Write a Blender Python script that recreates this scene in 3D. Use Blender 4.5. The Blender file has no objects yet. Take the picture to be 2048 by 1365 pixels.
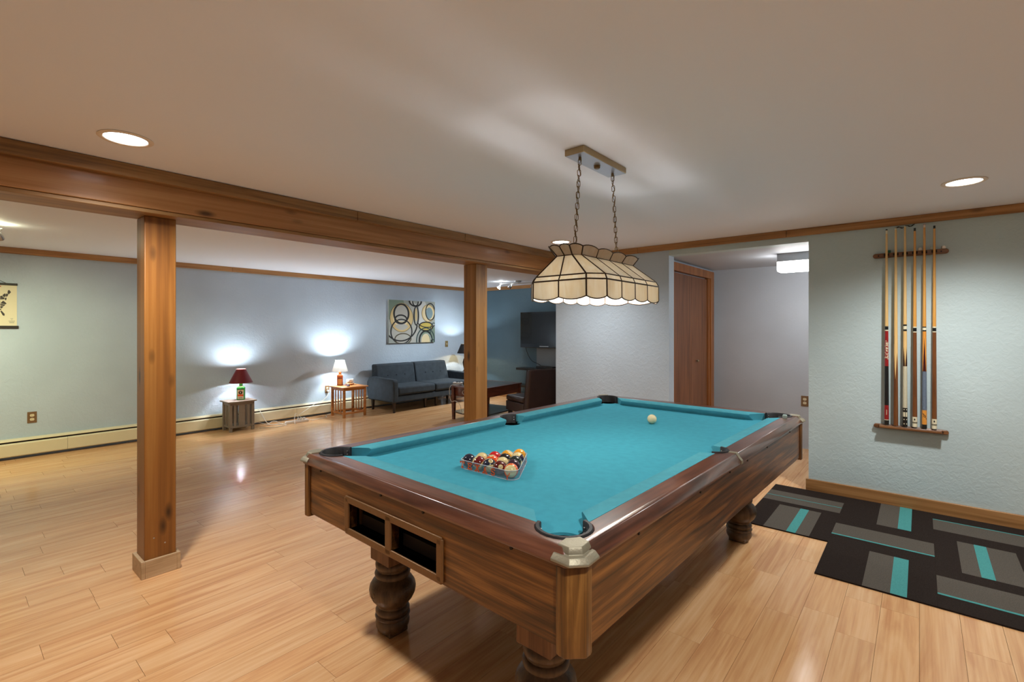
import bpy, bmesh, math, random
from mathutils import Vector, Matrix
random.seed(7)
sc = bpy.context.scene
COL = sc.collection
PI = math.pi
D2R = math.radians

# ------------------------------------------------------------------ camera, world, exposure
F_PX, CAM_H, HORIZON, YAW = 968.0, 1.33, 657.5, math.atan(816 / 968.0)
cd = bpy.data.cameras.new('camera')
cam = bpy.data.objects.new('camera', cd)
COL.objects.link(cam)
cam.location = (0, 0, CAM_H)
cam.rotation_euler = (PI / 2, 0, YAW)
cd.sensor_fit = 'HORIZONTAL'
cd.sensor_width = 36.0
cd.lens = F_PX / 2048 * 36.0
cd.shift_y = -(1365 / 2 - HORIZON) / 2048
cd.clip_start = 0.02
sc.camera = cam
w = bpy.data.worlds.new('world')
sc.world = w
w.use_nodes = True
w.node_tree.nodes['Background'].inputs[0].default_value = (0.5, 0.5, 0.5, 1)
w.node_tree.nodes['Background'].inputs[1].default_value = 0.0
sc.view_settings.view_transform = 'Standard'
sc.view_settings.look = 'None'
sc.view_settings.gamma = 1.0
sc.view_settings.use_curve_mapping = False
sc.view_settings.exposure = 0.84
sc.cycles.max_bounces = 7
sc.cycles.diffuse_bounces = 5
sc.cycles.glossy_bounces = 3
sc.cycles.transmission_bounces = 4
sc.cycles.sample_clamp_indirect = 4.0

# lamp powers (W) and colours
P_RECESS, P_POOL, P_TABLE, P_TRACK, P_ALCOVE = 64.0, 3.3, 12.5, 8.5, 14.0
C_RECESS = (1.0, 0.985, 0.96)
C_POOL = (1.0, 0.98, 0.94)
C_COOL = (0.87, 0.95, 1.0)
C_WARM = (1.0, 0.74, 0.36)
C_GREEN = (1.0, 1.0, 0.66)

def s2l(c):
    return tuple(((x / 255) / 12.92 if x / 255 <= 0.04045 else ((x / 255 + 0.055) / 1.055) ** 2.4) for x in c)

# ------------------------------------------------------------------ materials
MATS = {}
def _new(name):
    m = bpy.data.materials.new(name)
    m.use_nodes = True
    nt = m.node_tree
    return m, nt, nt.nodes['Principled BSDF']

def mat(name, rgb, rough=0.5, metal=0.0, bump=0.0, bscale=60.0, var=0.0, vscale=8.0, spec=0.5, coat=0.0, emit=None, estr=0.0, trans=0.0, alpha=1.0, ior=1.45):
    if name in MATS:
        return MATS[name]
    m, nt, b = _new(name)
    c = s2l(rgb)
    b.inputs['Base Color'].default_value = (*c, 1)
    b.inputs['Roughness'].default_value = rough
    b.inputs['Metallic'].default_value = metal
    b.inputs['Specular IOR Level'].default_value = spec
    b.inputs['Coat Weight'].default_value = coat
    b.inputs['Transmission Weight'].default_value = trans
    b.inputs['IOR'].default_value = ior
    if emit is not None:
        b.inputs['Emission Color'].default_value = (*emit, 1)
        b.inputs['Emission Strength'].default_value = estr
    tc = nt.nodes.new('ShaderNodeTexCoord')
    if var > 0:
        n = nt.nodes.new('ShaderNodeTexNoise')
        n.inputs['Scale'].default_value = vscale
        n.inputs['Detail'].default_value = 2
        nt.links.new(tc.outputs['Object'], n.inputs['Vector'])
        r = nt.nodes.new('ShaderNodeValToRGB')
        r.color_ramp.elements[0].position = 0.3
        r.color_ramp.elements[1].position = 0.7
        r.color_ramp.elements[0].color = (*[x * (1 - var) for x in c], 1)
        r.color_ramp.elements[1].color = (*[min(1, x * (1 + var)) for x in c], 1)
        nt.links.new(n.outputs['Fac'], r.inputs['Fac'])
        nt.links.new(r.outputs['Color'], b.inputs['Base Color'])
    if bump > 0:
        n = nt.nodes.new('ShaderNodeTexNoise')
        n.inputs['Scale'].default_value = bscale
        n.inputs['Detail'].default_value = 1.5
        nt.links.new(tc.outputs['Object'], n.inputs['Vector'])
        bp = nt.nodes.new('ShaderNodeBump')
        bp.inputs['Strength'].default_value = bump
        bp.inputs['Distance'].default_value = 0.01
        nt.links.new(n.outputs['Fac'], bp.inputs['Height'])
        nt.links.new(bp.outputs['Normal'], b.inputs['Normal'])
    MATS[name] = m
    return m

def wood(name, dark, base, light, axis='x', freq=22.0, stretch=14.0, rough=0.4, knots=0.0, coat=0.0, bump=0.0, world=False, rnd=0.0, spec=0.5):
    if name in MATS:
        return MATS[name]
    m, nt, b = _new(name)
    L = nt.links.new
    N = nt.nodes.new
    if world:
        src = N('ShaderNodeNewGeometry').outputs['Position']
    else:
        src = N('ShaderNodeTexCoord').outputs['Object']
    if rnd > 0:
        oi = N('ShaderNodeObjectInfo')
        gi = N('ShaderNodeNewGeometry')
        ad = N('ShaderNodeMath'); ad.operation = 'ADD'
        L(oi.outputs['Random'], ad.inputs[0]); L(gi.outputs['Random Per Island'], ad.inputs[1])
        fr = N('ShaderNodeMath'); fr.operation = 'FRACT'
        L(ad.outputs[0], fr.inputs[0])
        mu = N('ShaderNodeVectorMath'); mu.operation = 'SCALE'
        mu.inputs[0].default_value = (31.0, 17.0, 5.0)
        L(fr.outputs[0], mu.inputs['Scale'])
        av = N('ShaderNodeVectorMath'); av.operation = 'ADD'
        L(src, av.inputs[0]); L(mu.outputs[0], av.inputs[1])
        src = av.outputs[0]
    mp = N('ShaderNodeMapping')
    s = [freq, freq, freq]
    s['xyz'.index(axis)] = freq / stretch
    mp.inputs['Scale'].default_value = s
    L(src, mp.inputs['Vector'])
    n1 = N('ShaderNodeTexNoise')
    n1.inputs['Scale'].default_value = 1.0
    n1.inputs['Detail'].default_value = 5
    n1.inputs['Distortion'].default_value = 0.9
    L(mp.outputs[0], n1.inputs['Vector'])
    mp2 = N('ShaderNodeMapping')
    s2 = [freq * 6] * 3
    s2['xyz'.index(axis)] = freq / stretch * 1.2
    mp2.inputs['Scale'].default_value = s2
    L(src, mp2.inputs['Vector'])
    n2 = N('ShaderNodeTexNoise')
    n2.inputs['Scale'].default_value = 1.0
    n2.inputs['Detail'].default_value = 3
    L(mp2.outputs[0], n2.inputs['Vector'])
    mx = N('ShaderNodeMix'); mx.data_type = 'FLOAT'
    mx.inputs[0].default_value = 0.32
    L(n1.outputs['Fac'], mx.inputs[2]); L(n2.outputs['Fac'], mx.inputs[3])
    r = N('ShaderNodeValToRGB')
    e = r.color_ramp.elements
    e[0].position = 0.34; e[0].color = (*s2l(dark), 1)
    e[1].position = 0.66; e[1].color = (*s2l(light), 1)
    k = e.new(0.5); k.color = (*s2l(base), 1)
    L(mx.outputs[0], r.inputs['Fac'])
    col = r.outputs['Color']
    if knots > 0:
        mk = N('ShaderNodeMapping')
        sk = [9.0, 9.0, 9.0]
        sk['xyz'.index(axis)] = 3.4
        mk.inputs['Scale'].default_value = sk
        L(src, mk.inputs['Vector'])
        vo = N('ShaderNodeTexVoronoi')
        vo.inputs['Scale'].default_value = 1.0
        vo.inputs['Randomness'].default_value = 1.0
        L(mk.outputs[0], vo.inputs['Vector'])
        kr = N('ShaderNodeValToRGB')
        kr.color_ramp.elements[0].position = 0.06; kr.color_ramp.elements[0].color = (1, 1, 1, 1)
        kr.color_ramp.elements[1].position = 0.21; kr.color_ramp.elements[1].color = (0, 0, 0, 1)
        L(vo.outputs['Distance'], kr.inputs['Fac'])
        sel = N('ShaderNodeSeparateColor'); L(vo.outputs['Color'], sel.inputs[0])
        th = N('ShaderNodeMath'); th.operation = 'LESS_THAN'; th.inputs[1].default_value = knots
        L(sel.outputs[0], th.inputs[0])
        mm = N('ShaderNodeMath'); mm.operation = 'MULTIPLY'
        L(kr.outputs['Color'], mm.inputs[0]); L(th.outputs[0], mm.inputs[1])
        mc = N('ShaderNodeMix'); mc.data_type = 'RGBA'
        L(mm.outputs[0], mc.inputs[0]); L(col, mc.inputs[6])
        mc.inputs[7].default_value = (*[x * 0.35 for x in s2l(dark)], 1)
        col = mc.outputs[2]
    if rnd > 0:
        hs = N('ShaderNodeHueSaturation')
        ma = N('ShaderNodeMapRange')
        ma.inputs[3].default_value = 1 - rnd; ma.inputs[4].default_value = 1 + rnd
        L(fr.outputs[0], ma.inputs[0]); L(ma.outputs[0], hs.inputs['Value'])
        L(col, hs.inputs['Color'])
        col = hs.outputs['Color']
    L(col, b.inputs['Base Color'])
    b.inputs['Roughness'].default_value = rough
    b.inputs['Coat Weight'].default_value = coat
    b.inputs['Coat Roughness'].default_value = 0.12
    b.inputs['Specular IOR Level'].default_value = spec
    if bump > 0:
        bp = N('ShaderNodeBump'); bp.inputs['Strength'].default_value = bump; bp.inputs['Distance'].default_value = 0.002
        L(mx.outputs[0], bp.inputs['Height']); L(bp.outputs['Normal'], b.inputs['Normal'])
    MATS[name] = m
    return m

def plaster(name, rgb, bump=0.5, scale=26.0):
    """hand-trowelled wall paint: broad undulation, ridges and fine grain as relief"""
    if name in MATS:
        return MATS[name]
    m, nt, b = _new(name)
    L, N = nt.links.new, nt.nodes.new
    g = N('ShaderNodeNewGeometry').outputs['Position']
    n1 = N('ShaderNodeTexNoise'); n1.inputs['Scale'].default_value = scale; n1.inputs['Detail'].default_value = 2.5; n1.inputs['Roughness'].default_value = 0.62
    n1.inputs['Distortion'].default_value = 0.8
    n2 = N('ShaderNodeTexNoise'); n2.inputs['Scale'].default_value = 2.2; n2.inputs['Detail'].default_value = 1
    L(g, n1.inputs['Vector']); L(g, n2.inputs['Vector'])
    rr = N('ShaderNodeValToRGB'); rr.color_ramp.elements[0].position = 0.38; rr.color_ramp.elements[1].position = 0.72
    L(n1.outputs['Fac'], rr.inputs['Fac'])
    mu = N('ShaderNodeMath'); mu.operation = 'MULTIPLY'
    L(rr.outputs['Color'], mu.inputs[0]); L(n2.outputs['Fac'], mu.inputs[1])
    bp = N('ShaderNodeBump'); bp.inputs['Strength'].default_value = bump; bp.inputs['Distance'].default_value = 0.006
    L(mu.outputs[0], bp.inputs['Height']); L(bp.outputs['Normal'], b.inputs['Normal'])
    c = s2l(rgb)
    r = N('ShaderNodeValToRGB')
    r.color_ramp.elements[0].position = 0.3; r.color_ramp.elements[0].color = (*[x * 0.95 for x in c], 1)
    r.color_ramp.elements[1].position = 0.7; r.color_ramp.elements[1].color = (*[min(1, x * 1.04) for x in c], 1)
    L(n2.outputs['Fac'], r.inputs['Fac']); L(r.outputs['Color'], b.inputs['Base Color'])
    b.inputs['Roughness'].default_value = 0.55
    b.inputs['Specular IOR Level'].default_value = 0.35
    MATS[name] = m
    return m

def glow(name, rgb, strength, sample=False):
    if name in MATS:
        return MATS[name]
    m = bpy.data.materials.new(name); m.use_nodes = True
    nt = m.node_tree
    nt.nodes.remove(nt.nodes['Principled BSDF'])
    e = nt.nodes.new('ShaderNodeEmission')
    e.inputs[0].default_value = (*rgb, 1); e.inputs[1].default_value = strength
    nt.links.new(e.outputs[0], nt.nodes['Material Output'].inputs[0])
    if not sample: m.cycles.emission_sampling = 'NONE'
    MATS[name] = m
    return m

def translucent(name, rgb, fac=0.4, rough=0.25, gloss=0.06, streak=False, seed=0.0):
    if name in MATS:
        return MATS[name]
    m = bpy.data.materials.new(name); m.use_nodes = True
    nt = m.node_tree; L, N = nt.links.new, nt.nodes.new
    nt.nodes.remove(nt.nodes['Principled BSDF'])
    d = N('ShaderNodeBsdfDiffuse'); t = N('ShaderNodeBsdfTranslucent'); g = N('ShaderNodeBsdfGlossy')
    g.inputs['Roughness'].default_value = rough
    c = s2l(rgb)
    d.inputs[0].default_value = (*c, 1); t.inputs[0].default_value = (*c, 1)
    if streak:
        tc = N('ShaderNodeTexCoord'); oi = N('ShaderNodeObjectInfo')
        mu = N('ShaderNodeVectorMath'); mu.operation = 'SCALE'; mu.inputs[0].default_value = (9, 7, 5)
        L(oi.outputs['Random'], mu.inputs['Scale'])
        av = N('ShaderNodeVectorMath'); av.operation = 'ADD'
        L(tc.outputs['Object'], av.inputs[0]); L(mu.outputs[0], av.inputs[1])
        mp = N('ShaderNodeMapping'); mp.inputs['Scale'].default_value = (26, 26, 6); L(av.outputs[0], mp.inputs['Vector'])
        n = N('ShaderNodeTexNoise'); n.inputs['Scale'].default_value = 1.0; n.inputs['Detail'].default_value = 3; n.inputs['Distortion'].default_value = 1.2
        L(mp.outputs[0], n.inputs['Vector'])
        r = N('ShaderNodeValToRGB')
        r.color_ramp.elements[0].position = 0.35; r.color_ramp.elements[0].color = (c[0], c[1] * 0.95, c[2] * 0.86, 1)
        r.color_ramp.elements[1].position = 0.62; r.color_ramp.elements[1].color = (*[min(1, x * 1.06) for x in c], 1)
        L(n.outputs['Fac'], r.inputs['Fac']); L(r.outputs['Color'], d.inputs[0]); L(r.outputs['Color'], t.inputs[0])
    m1 = N('ShaderNodeMixShader'); m1.inputs[0].default_value = fac
    L(d.outputs[0], m1.inputs[1]); L(t.outputs[0], m1.inputs[2])
    m2 = N('ShaderNodeMixShader')
    fz = N('ShaderNodeFresnel'); fz.inputs[0].default_value = 1.5
    L(fz.outputs[0], m2.inputs[0])
    L(m1.outputs[0], m2.inputs[1]); L(g.outputs[0], m2.inputs[2])
    L(m2.outputs[0], nt.nodes['Material Output'].inputs[0])
    MATS[name] = m
    return m

# ------------------------------------------------------------------ mesh helpers
class MB:
    def __init__(self):
        self.v, self.f, self.mi = [], [], []
        self.cur = 0
    def add(self, vs, fs):
        k = len(self.v)
        self.v += [tuple(p) for p in vs]
        for f in fs:
            self.f.append(tuple(i + k for i in f)); self.mi.append(self.cur)
        return self
    def box(self, x0, x1, y0, y1, z0, z1):
        vs = [(x0, y0, z0), (x1, y0, z0), (x1, y1, z0), (x0, y1, z0), (x0, y0, z1), (x1, y0, z1), (x1, y1, z1), (x0, y1, z1)]
        return self.add(vs, [(0, 3, 2, 1), (4, 5, 6, 7), (0, 1, 5, 4), (1, 2, 6, 5), (2, 3, 7, 6), (3, 0, 4, 7)])
    def loft(self, rings, cap0=True, cap1=True, closed=True):
        n = len(rings[0]); vs = [p for r in rings for p in r]; fs = []
        for i in range(len(rings) - 1):
            for j in range(n if closed else n - 1):
                a, b = i * n + j, i * n + (j + 1) % n
                fs.append((a, b, b + n, a + n))
        if cap0: fs.append(tuple(reversed(range(n))))
        if cap1: fs.append(tuple(range((len(rings) - 1) * n, len(rings) * n)))
        return self.add(vs, fs)
    def prism(self, poly, z0, z1):
        return self.loft([[(x, y, z0) for x, y in poly], [(x, y, z1) for x, y in poly]])
    def lathe(self, prof, n=24, c=(0, 0), cap=True, a0=0.0, a1=2 * PI):
        full = abs(a1 - a0 - 2 * PI) < 1e-6
        m = n if full else n + 1
        rings = [[(c[0] + r * math.cos(a0 + (a1 - a0) * i / n), c[1] + r * math.sin(a0 + (a1 - a0) * i / n), z) for i in range(m)] for r, z in prof]
        return self.loft(rings, cap and full, cap and full, closed=full)
    def tube(self, path, r=0.004, n=8, closed=False):
        P = [Vector(p) for p in path]; rings = []
        N0 = len(P); up = None
        for i, p in enumerate(P):
            if closed: t = (P[(i + 1) % N0] - P[i - 1])
            else: t = (P[min(i + 1, N0 - 1)] - P[max(i - 1, 0)])
            t.normalize()
            if up is None:
                up = t.orthogonal().normalized()
            else:
                up = (up - t * up.dot(t))
                up = up.normalized() if up.length > 1e-6 else t.orthogonal().normalized()
            s = t.cross(up)
            rr = r[i] if isinstance(r, (list, tuple)) else r
            rings.append([tuple(p + up * (rr * math.cos(2 * PI * k / n)) + s * (rr * math.sin(2 * PI * k / n))) for k in range(n)])
        if closed:
            rings.append(rings[0])
            return self.loft(rings, False, False)
        return self.loft(rings)
    def sphere(self, r, c=(0, 0, 0), nu=24, nv=14, sc_=(1, 1, 1)):
        prof = []
        rings = []
        for j in range(1, nv):
            a = PI * j / nv
            rings.append([(c[0] + sc_[0] * r * math.sin(a) * math.cos(2 * PI * i / nu), c[1] + sc_[1] * r * math.sin(a) * math.sin(2 * PI * i / nu), c[2] - sc_[2] * r * math.cos(a)) for i in range(nu)])
        k = len(self.v)
        self.loft(rings, False, False)
        b = len(self.v)
        self.v += [(c[0], c[1], c[2] - sc_[2] * r), (c[0], c[1], c[2] + sc_[2] * r)]
        for i in range(nu):
            self.f.append((b, k + (i + 1) % nu, k + i)); self.mi.append(self.cur)
            t = k + (nv - 2) * nu
            self.f.append((b + 1, t + i, t + (i + 1) % nu)); self.mi.append(self.cur)
        return self
    def xf(self, M):
        self.v = [tuple(M @ Vector(p)) for p in self.v]
        return self
    def build(self, name, mats, parent=None, smooth=None, bevel=None, seg=2, loc=None, rot=None):
        me = bpy.data.meshes.new(name)
        me.from_pydata(self.v, [], self.f)
        if not isinstance(mats, (list, tuple)): mats = [mats]
        for m in mats: me.materials.append(m)
        if len(mats) > 1:
            me.polygons.foreach_set('material_index', self.mi)
        bm = bmesh.new(); bm.from_mesh(me)
        bmesh.ops.recalc_face_normals(bm, faces=bm.faces)
        bm.to_mesh(me); bm.free()
        if smooth is not None:
            for p in me.polygons: p.use_smooth = True
            me.set_sharp_from_angle(angle=D2R(smooth))
        o = bpy.data.objects.new(name, me)
        COL.objects.link(o)
        if parent is not None: o.parent = parent
        if loc is not None: o.location = loc
        if rot is not None: o.rotation_euler = rot
        if bevel:
            b = o.modifiers.new('bevel', 'BEVEL'); b.width = bevel; b.segments = seg; b.limit_method = 'ANGLE'; b.angle_limit = D2R(35)
            if smooth is None:
                for p in me.polygons: p.use_smooth = True
                me.set_sharp_from_angle(angle=D2R(50))
        return o

def tag(o, label, cat, group=None, kind=None):
    o['label'] = label; o['category'] = cat
    if group: o['group'] = group
    if kind: o['kind'] = kind
    return o
def thing(name, label, cat, loc=(0, 0, 0), rotz=0.0, group=None, kind=None):
    o = bpy.data.objects.new(name, None)
    o.empty_display_size = 0.1
    COL.objects.link(o); o.location = loc; o.rotation_euler = (0, 0, rotz)
    return tag(o, label, cat, group, kind)
def sub(name, parent, loc=(0, 0, 0), rot=(0, 0, 0)):
    o = bpy.data.objects.new(name, None); o.empty_display_size = 0.05
    COL.objects.link(o); o.parent = parent; o.location = loc; o.rotation_euler = rot
    return o
def struct(name, mb, m, label, cat, **k):
    return tag(mb.build(name, m, **k), label, cat, kind='structure')
def bx(*a): return MB().box(*a)
def point_light(name, loc, power, col, r=0.03, parent=None):
    l = bpy.data.lights.new(name, 'POINT'); l.energy = power; l.color = col; l.shadow_soft_size = r
    o = bpy.data.objects.new(name, l); COL.objects.link(o); o.location = loc
    if parent is not None: o.parent = parent
    return o
def text_mesh(s, size, extrude=0.0, offset=0.0, shear=0.0, spacing=1.0):
    cu = bpy.data.curves.new('t', 'FONT'); cu.body = s; cu.size = size; cu.extrude = extrude; cu.offset = offset; cu.shear = shear
    cu.align_x = 'CENTER'; cu.align_y = 'CENTER'; cu.space_character = spacing; cu.resolution_u = 3
    o = bpy.data.objects.new('t', cu); COL.objects.link(o)
    dg = bpy.context.evaluated_depsgraph_get()
    me = bpy.data.meshes.new_from_object(o.evaluated_get(dg))
    bpy.data.objects.remove(o); bpy.data.curves.remove(cu)
    return me
def mesh_obj(name, me, m, parent=None):
    me.materials.clear(); me.materials.append(m)
    o = bpy.data.objects.new(name, me); me.name = name; COL.objects.link(o)
    if parent is not None: o.parent = parent
    return o
def arc(cx, cy, r, a0, a1, n):
    return [(cx + r * math.cos(a0 + (a1 - a0) * i / n), cy + r * math.sin(a0 + (a1 - a0) * i / n)) for i in range(n + 1)]
def smoothpath(pts, k=6):
    """Catmull-Rom through points"""
    P = [Vector(p) for p in pts]; out = []
    for i in range(len(P) - 1):
        p0, p1, p2, p3 = P[max(i - 1, 0)], P[i], P[i + 1], P[min(i + 2, len(P) - 1)]
        for j in range(k):
            t = j / k
            out.append(tuple(0.5 * ((2 * p1) + (p2 - p0) * t + (2 * p0 - 5 * p1 + 4 * p2 - p3) * t * t + (3 * p1 - p0 - 3 * p2 + p3) * t ** 3)))
    out.append(tuple(P[-1]))
    return out

# palette
M_WALL = plaster('paint_pale_blue', (184, 200, 214), 0.5)
M_WALL_R = plaster('paint_pale_blue_right', (190, 208, 210), 0.32, 30.0)
M_BLUE = plaster('paint_blue', (90, 116, 130), 0.45)
M_ALC = plaster('paint_grey_white', (188, 194, 202), 0.15)
M_CEIL = mat('ceiling_paint', (232, 236, 245), 0.75)
M_PINE = wood('pine_trim', (134, 92, 50), (170, 122, 72), (188, 142, 90), 'y', 20, 18, 0.45, 0.14)
M_PINEX = wood('pine_trim_x', (134, 92, 50), (170, 122, 72), (188, 142, 90), 'x', 20, 18, 0.45, 0.14)
M_BEAM = wood('beam_wood', (140, 92, 48), (172, 120, 70), (190, 142, 92), 'y', 14, 22, 0.42, 0.7, coat=0.1)
M_LEDGER = wood('ledger_wood', (112, 80, 44), (150, 110, 64), (168, 130, 82), 'y', 16, 14, 0.5, 0.12)
M_POST = wood('post_wood', (108, 64, 22), (140, 88, 34), (156, 106, 48), 'z', 12, 22, 0.42, 0.9, coat=0.0)
M_PLINTH = wood('plinth_wood', (168, 138, 100), (190, 160, 122), (206, 178, 142), 'y', 24, 10, 0.5)
M_FLOOR = wood('laminate', (204, 148, 100), (222, 172, 120), (232, 188, 140), 'y', 17, 11, 0.17, 0.0, world=True, rnd=0.045, bump=0.0, spec=0.5)
M_SUB = mat('subfloor', (120, 80, 48), 0.8)
M_WALNUT_X = wood('walnut_x', (40, 20, 5), (94, 54, 19), (140, 90, 40), 'x', 34, 16, 0.38, coat=0.12)
M_WALNUT_Y = wood('walnut_y', (40, 20, 5), (94, 54, 19), (140, 90, 40), 'y', 34, 16, 0.38, coat=0.12)
M_RAIL_X = wood('rail_wood_x', (54, 28, 18), (96, 56, 40), (128, 82, 60), 'x', 15, 7, 0.3, coat=0.5)
M_RAIL_Y = wood('rail_wood_y', (54, 28, 18), (96, 56, 40), (128, 82, 60), 'y', 15, 7, 0.3, coat=0.5)
M_CORNER = wood('corner_post_wood', (48, 28, 8), (108, 70, 28), (148, 104, 50), 'z', 34, 12, 0.4)
M_LEGW = wood('leg_wood', (58, 42, 28), (88, 66, 44), (108, 82, 56), 'z', 20, 5, 0.4)
M_BRONZE = mat('bronze_plastic', (118, 84, 50), 0.42, metal=0.35, bump=0.1, bscale=240)
M_FELT = mat('felt', (64, 152, 172), 0.95, var=0.05, vscale=30, spec=0.15)
M_BLACK = mat('black_rubber', (16, 16, 17), 0.55, bump=0.05, bscale=300)
M_RUBBER = mat('grey_rubber', (33, 33, 35), 0.55, bump=0.1, bscale=300)
M_VOID = mat('black_felt', (7, 7, 7), 0.95, spec=0.0)
M_CAST = mat('cast_nickel', (150, 144, 124), 0.52, metal=0.6, bump=0.08, bscale=200)
M_BRASS = mat('antique_brass', (120, 96, 62), 0.4, metal=0.85)
M_CAME = mat('dark_came', (62, 42, 24), 0.5, metal=0.4)
M_WHITE = mat('white_plastic', (236, 234, 228), 0.4)
M_IVORY = mat('ivory_plastic', (224, 212, 178), 0.4)
M_TAUPE = mat('brown_plate', (122, 92, 62), 0.45)
M_HEAT = mat('heater_enamel', (222, 212, 178), 0.42)
M_DARK = mat('dark_gap', (28, 24, 20), 0.8)
M_STEEL = mat('brushed_steel', (190, 190, 188), 0.3, metal=0.9)

ZC = 2.157
XL, XR, YF, YB, YO = -7.08, 2.3, -2.2, 7.2, 4.615   # left wall, right side wall, wall behind camera, blue wall, wall with the opening
XE = -3.225                                          # free end of the wall with the opening
OX0, OX1, OZ = -1.88, -0.70, 2.045                   # opening
AX0, AX1, AY = -1.97, 0.7, 6.18                      # passage beyond it

# ------------------------------------------------------------------ structure
floor = struct('floor', bx(XL, XR, YF, YB, -0.06, -0.0115), M_SUB, 'glossy honey coloured laminate plank floor', 'floor')

def proj(x, y, z):
    d = -math.sin(YAW) * x + math.cos(YAW) * y
    l = math.cos(YAW) * x + math.sin(YAW) * y
    if d < 0.2: return None
    return 1024 + F_PX * l / d, HORIZON - F_PX * (z - CAM_H) / d, d
PW, PX0 = 0.1414, -0.2845
known = {-1: [2.67, 3.35], -2: [2.546, 3.2], -3: [2.217, 2.91], -4: [2.069, 2.75], 0: [2.543, 2.906], 1: [2.1, 2.9], -18: [0.275, 1.2], -17: [0.485, 1.35], -16: [0.647, 1.2], -20: [0.495], -19: [0.655, 1.3], -25: [0.302], -24: [0.44]}
planks = []
k0 = math.floor((XL - PX0) / PW); k1 = math.ceil((XR - PX0) / PW)
rp = random.Random(11)
for k in range(k0, k1):
    xa, xb = max(PX0 + k * PW, XL), min(PX0 + (k + 1) * PW, XR)
    if xb - xa < 0.01: continue
    js = sorted(known.get(k, []))
    cuts = list(js)
    y = (js[0] if js else YF + rp.uniform(0.1, 1.0))
    if not js: cuts.append(y)
    while y > YF:
        y -= rp.uniform(0.75, 1.25); cuts.append(y)
    y = max(cuts)
    while y < YB:
        y += rp.uniform(0.75, 1.25); cuts.append(y)
    cuts = sorted(set(cuts))
    for a, b in zip(cuts[:-1], cuts[1:]):
        a, b = max(a, YF), min(b, YB)
        if b - a > 0.02: planks.append((xa, xb, a, b))
def plank_px(p):
    n = 0; best = 0
    for fx in (0.1, 0.5, 0.9):
        for fy in (0.05, 0.3, 0.5, 0.7, 0.95):
            q = proj(p[0] + (p[1] - p[0]) * fx, p[2] + (p[3] - p[2]) * fy, 0)
            if q and -10 < q[0] < 2058 and -10 < q[1] < 1375: best += 1 / q[2] ** 3
    return best * (p[3] - p[2])
planks.sort(key=plank_px, reverse=True)
unit = MB()
unit.loft([[(0, 0, -0.0115), (1, 0, -0.0115), (1, 1, -0.0115), (0, 1, -0.0115)], [(0, 0, 0), (1, 0, 0), (1, 1, 0), (0, 1, 0)]], cap0=False)
G = 0.0006
first = None
rest = MB()
for i, p in enumerate(planks):
    sx, sy = p[1] - p[0] - 2 * G, p[3] - p[2] - 2 * G
    if i < 300:
        if first is None:
            first = unit.build('plank', M_FLOOR, parent=floor); o = first
        else:
            o = first.copy(); COL.objects.link(o); o.parent = floor
        o.location = (p[0] + G, p[2] + G, 0); o.scale = (sx, sy, 1)
    else:
        rest.box(p[0] + G, p[1] - G, p[2] + G, p[3] - G, -0.0115, 0)
ro = rest.build('far_planks', M_FLOOR, parent=floor); ro['kind'] = 'stuff'

struct('ceiling', bx(XL - 0.1, XR + 0.1, YF - 0.1, YB + 0.1, ZC, ZC + 0.1), M_CEIL, 'smooth off-white painted ceiling', 'ceiling')
struct('wall_left', bx(XL - 0.12, XL, YF, YB, -0.06, ZC), M_WALL, 'long pale blue-grey plaster wall behind the sofa and heater', 'wall')
struct('wall_back', bx(XL - 0.12, XE, YB, YB + 0.12, -0.06, ZC), M_BLUE, 'blue accent wall behind the television', 'wall')
struct('wall_pier', bx(-5.43, XE - 0.002, YB - 0.05, YB - 0.001, 0.0, 1.02), plaster('paint_grey', (138, 146, 150), 0.3), 'grey painted strip of wall under the television', 'wall')
wo = MB()
wo.prism([(XE, YO), (OX0, YO), (OX0, YO + 0.125), (AX0, YO + 0.125), (AX0, YB + 0.1), (XE, YB + 0.1)], -0.06, ZC)      # closet block: its front face and its end
struct('wall_middle', wo, M_WALL, 'pale blue wall between the blue wall and the opening', 'wall')
wr = MB().box(OX1, XR, YO, YO + 0.125, -0.06, ZC)
struct('wall_right', wr, M_WALL_R, 'pale blue-green plaster wall where the cue rack hangs', 'wall')
struct('wall_header', bx(OX0, OX1, YO, YO + 0.125, OZ, ZC), M_WALL_R, 'strip of wall over the passage opening', 'wall')
struct('wall_front', bx(XL, XR, YF - 0.12, YF, -0.06, ZC), M_WALL, 'plain pale wall opposite the television end', 'wall')
struct('wall_side', bx(XR, XR + 0.12, YF, YO + 0.1, -0.06, ZC), M_WALL, 'plain pale wall at the rug end of the room', 'wall')
struct('wall_passage_back', bx(AX0, AX1, AY, AY + 0.1, -0.06, OZ), M_ALC, 'grey-white wall at the end of the passage', 'wall')
struct('wall_passage_right', bx(AX1, AX1 + 0.1, YO + 0.125, AY + 0.1, -0.06, OZ), M_ALC, 'plain wall at the hidden end of the passage', 'wall')
struct('ceiling_passage', bx(AX0, AX1 + 0.1, YO + 0.125, AY + 0.1, OZ, OZ + 0.08), M_ALC, 'low grey-white ceiling of the passage', 'ceiling')

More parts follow.
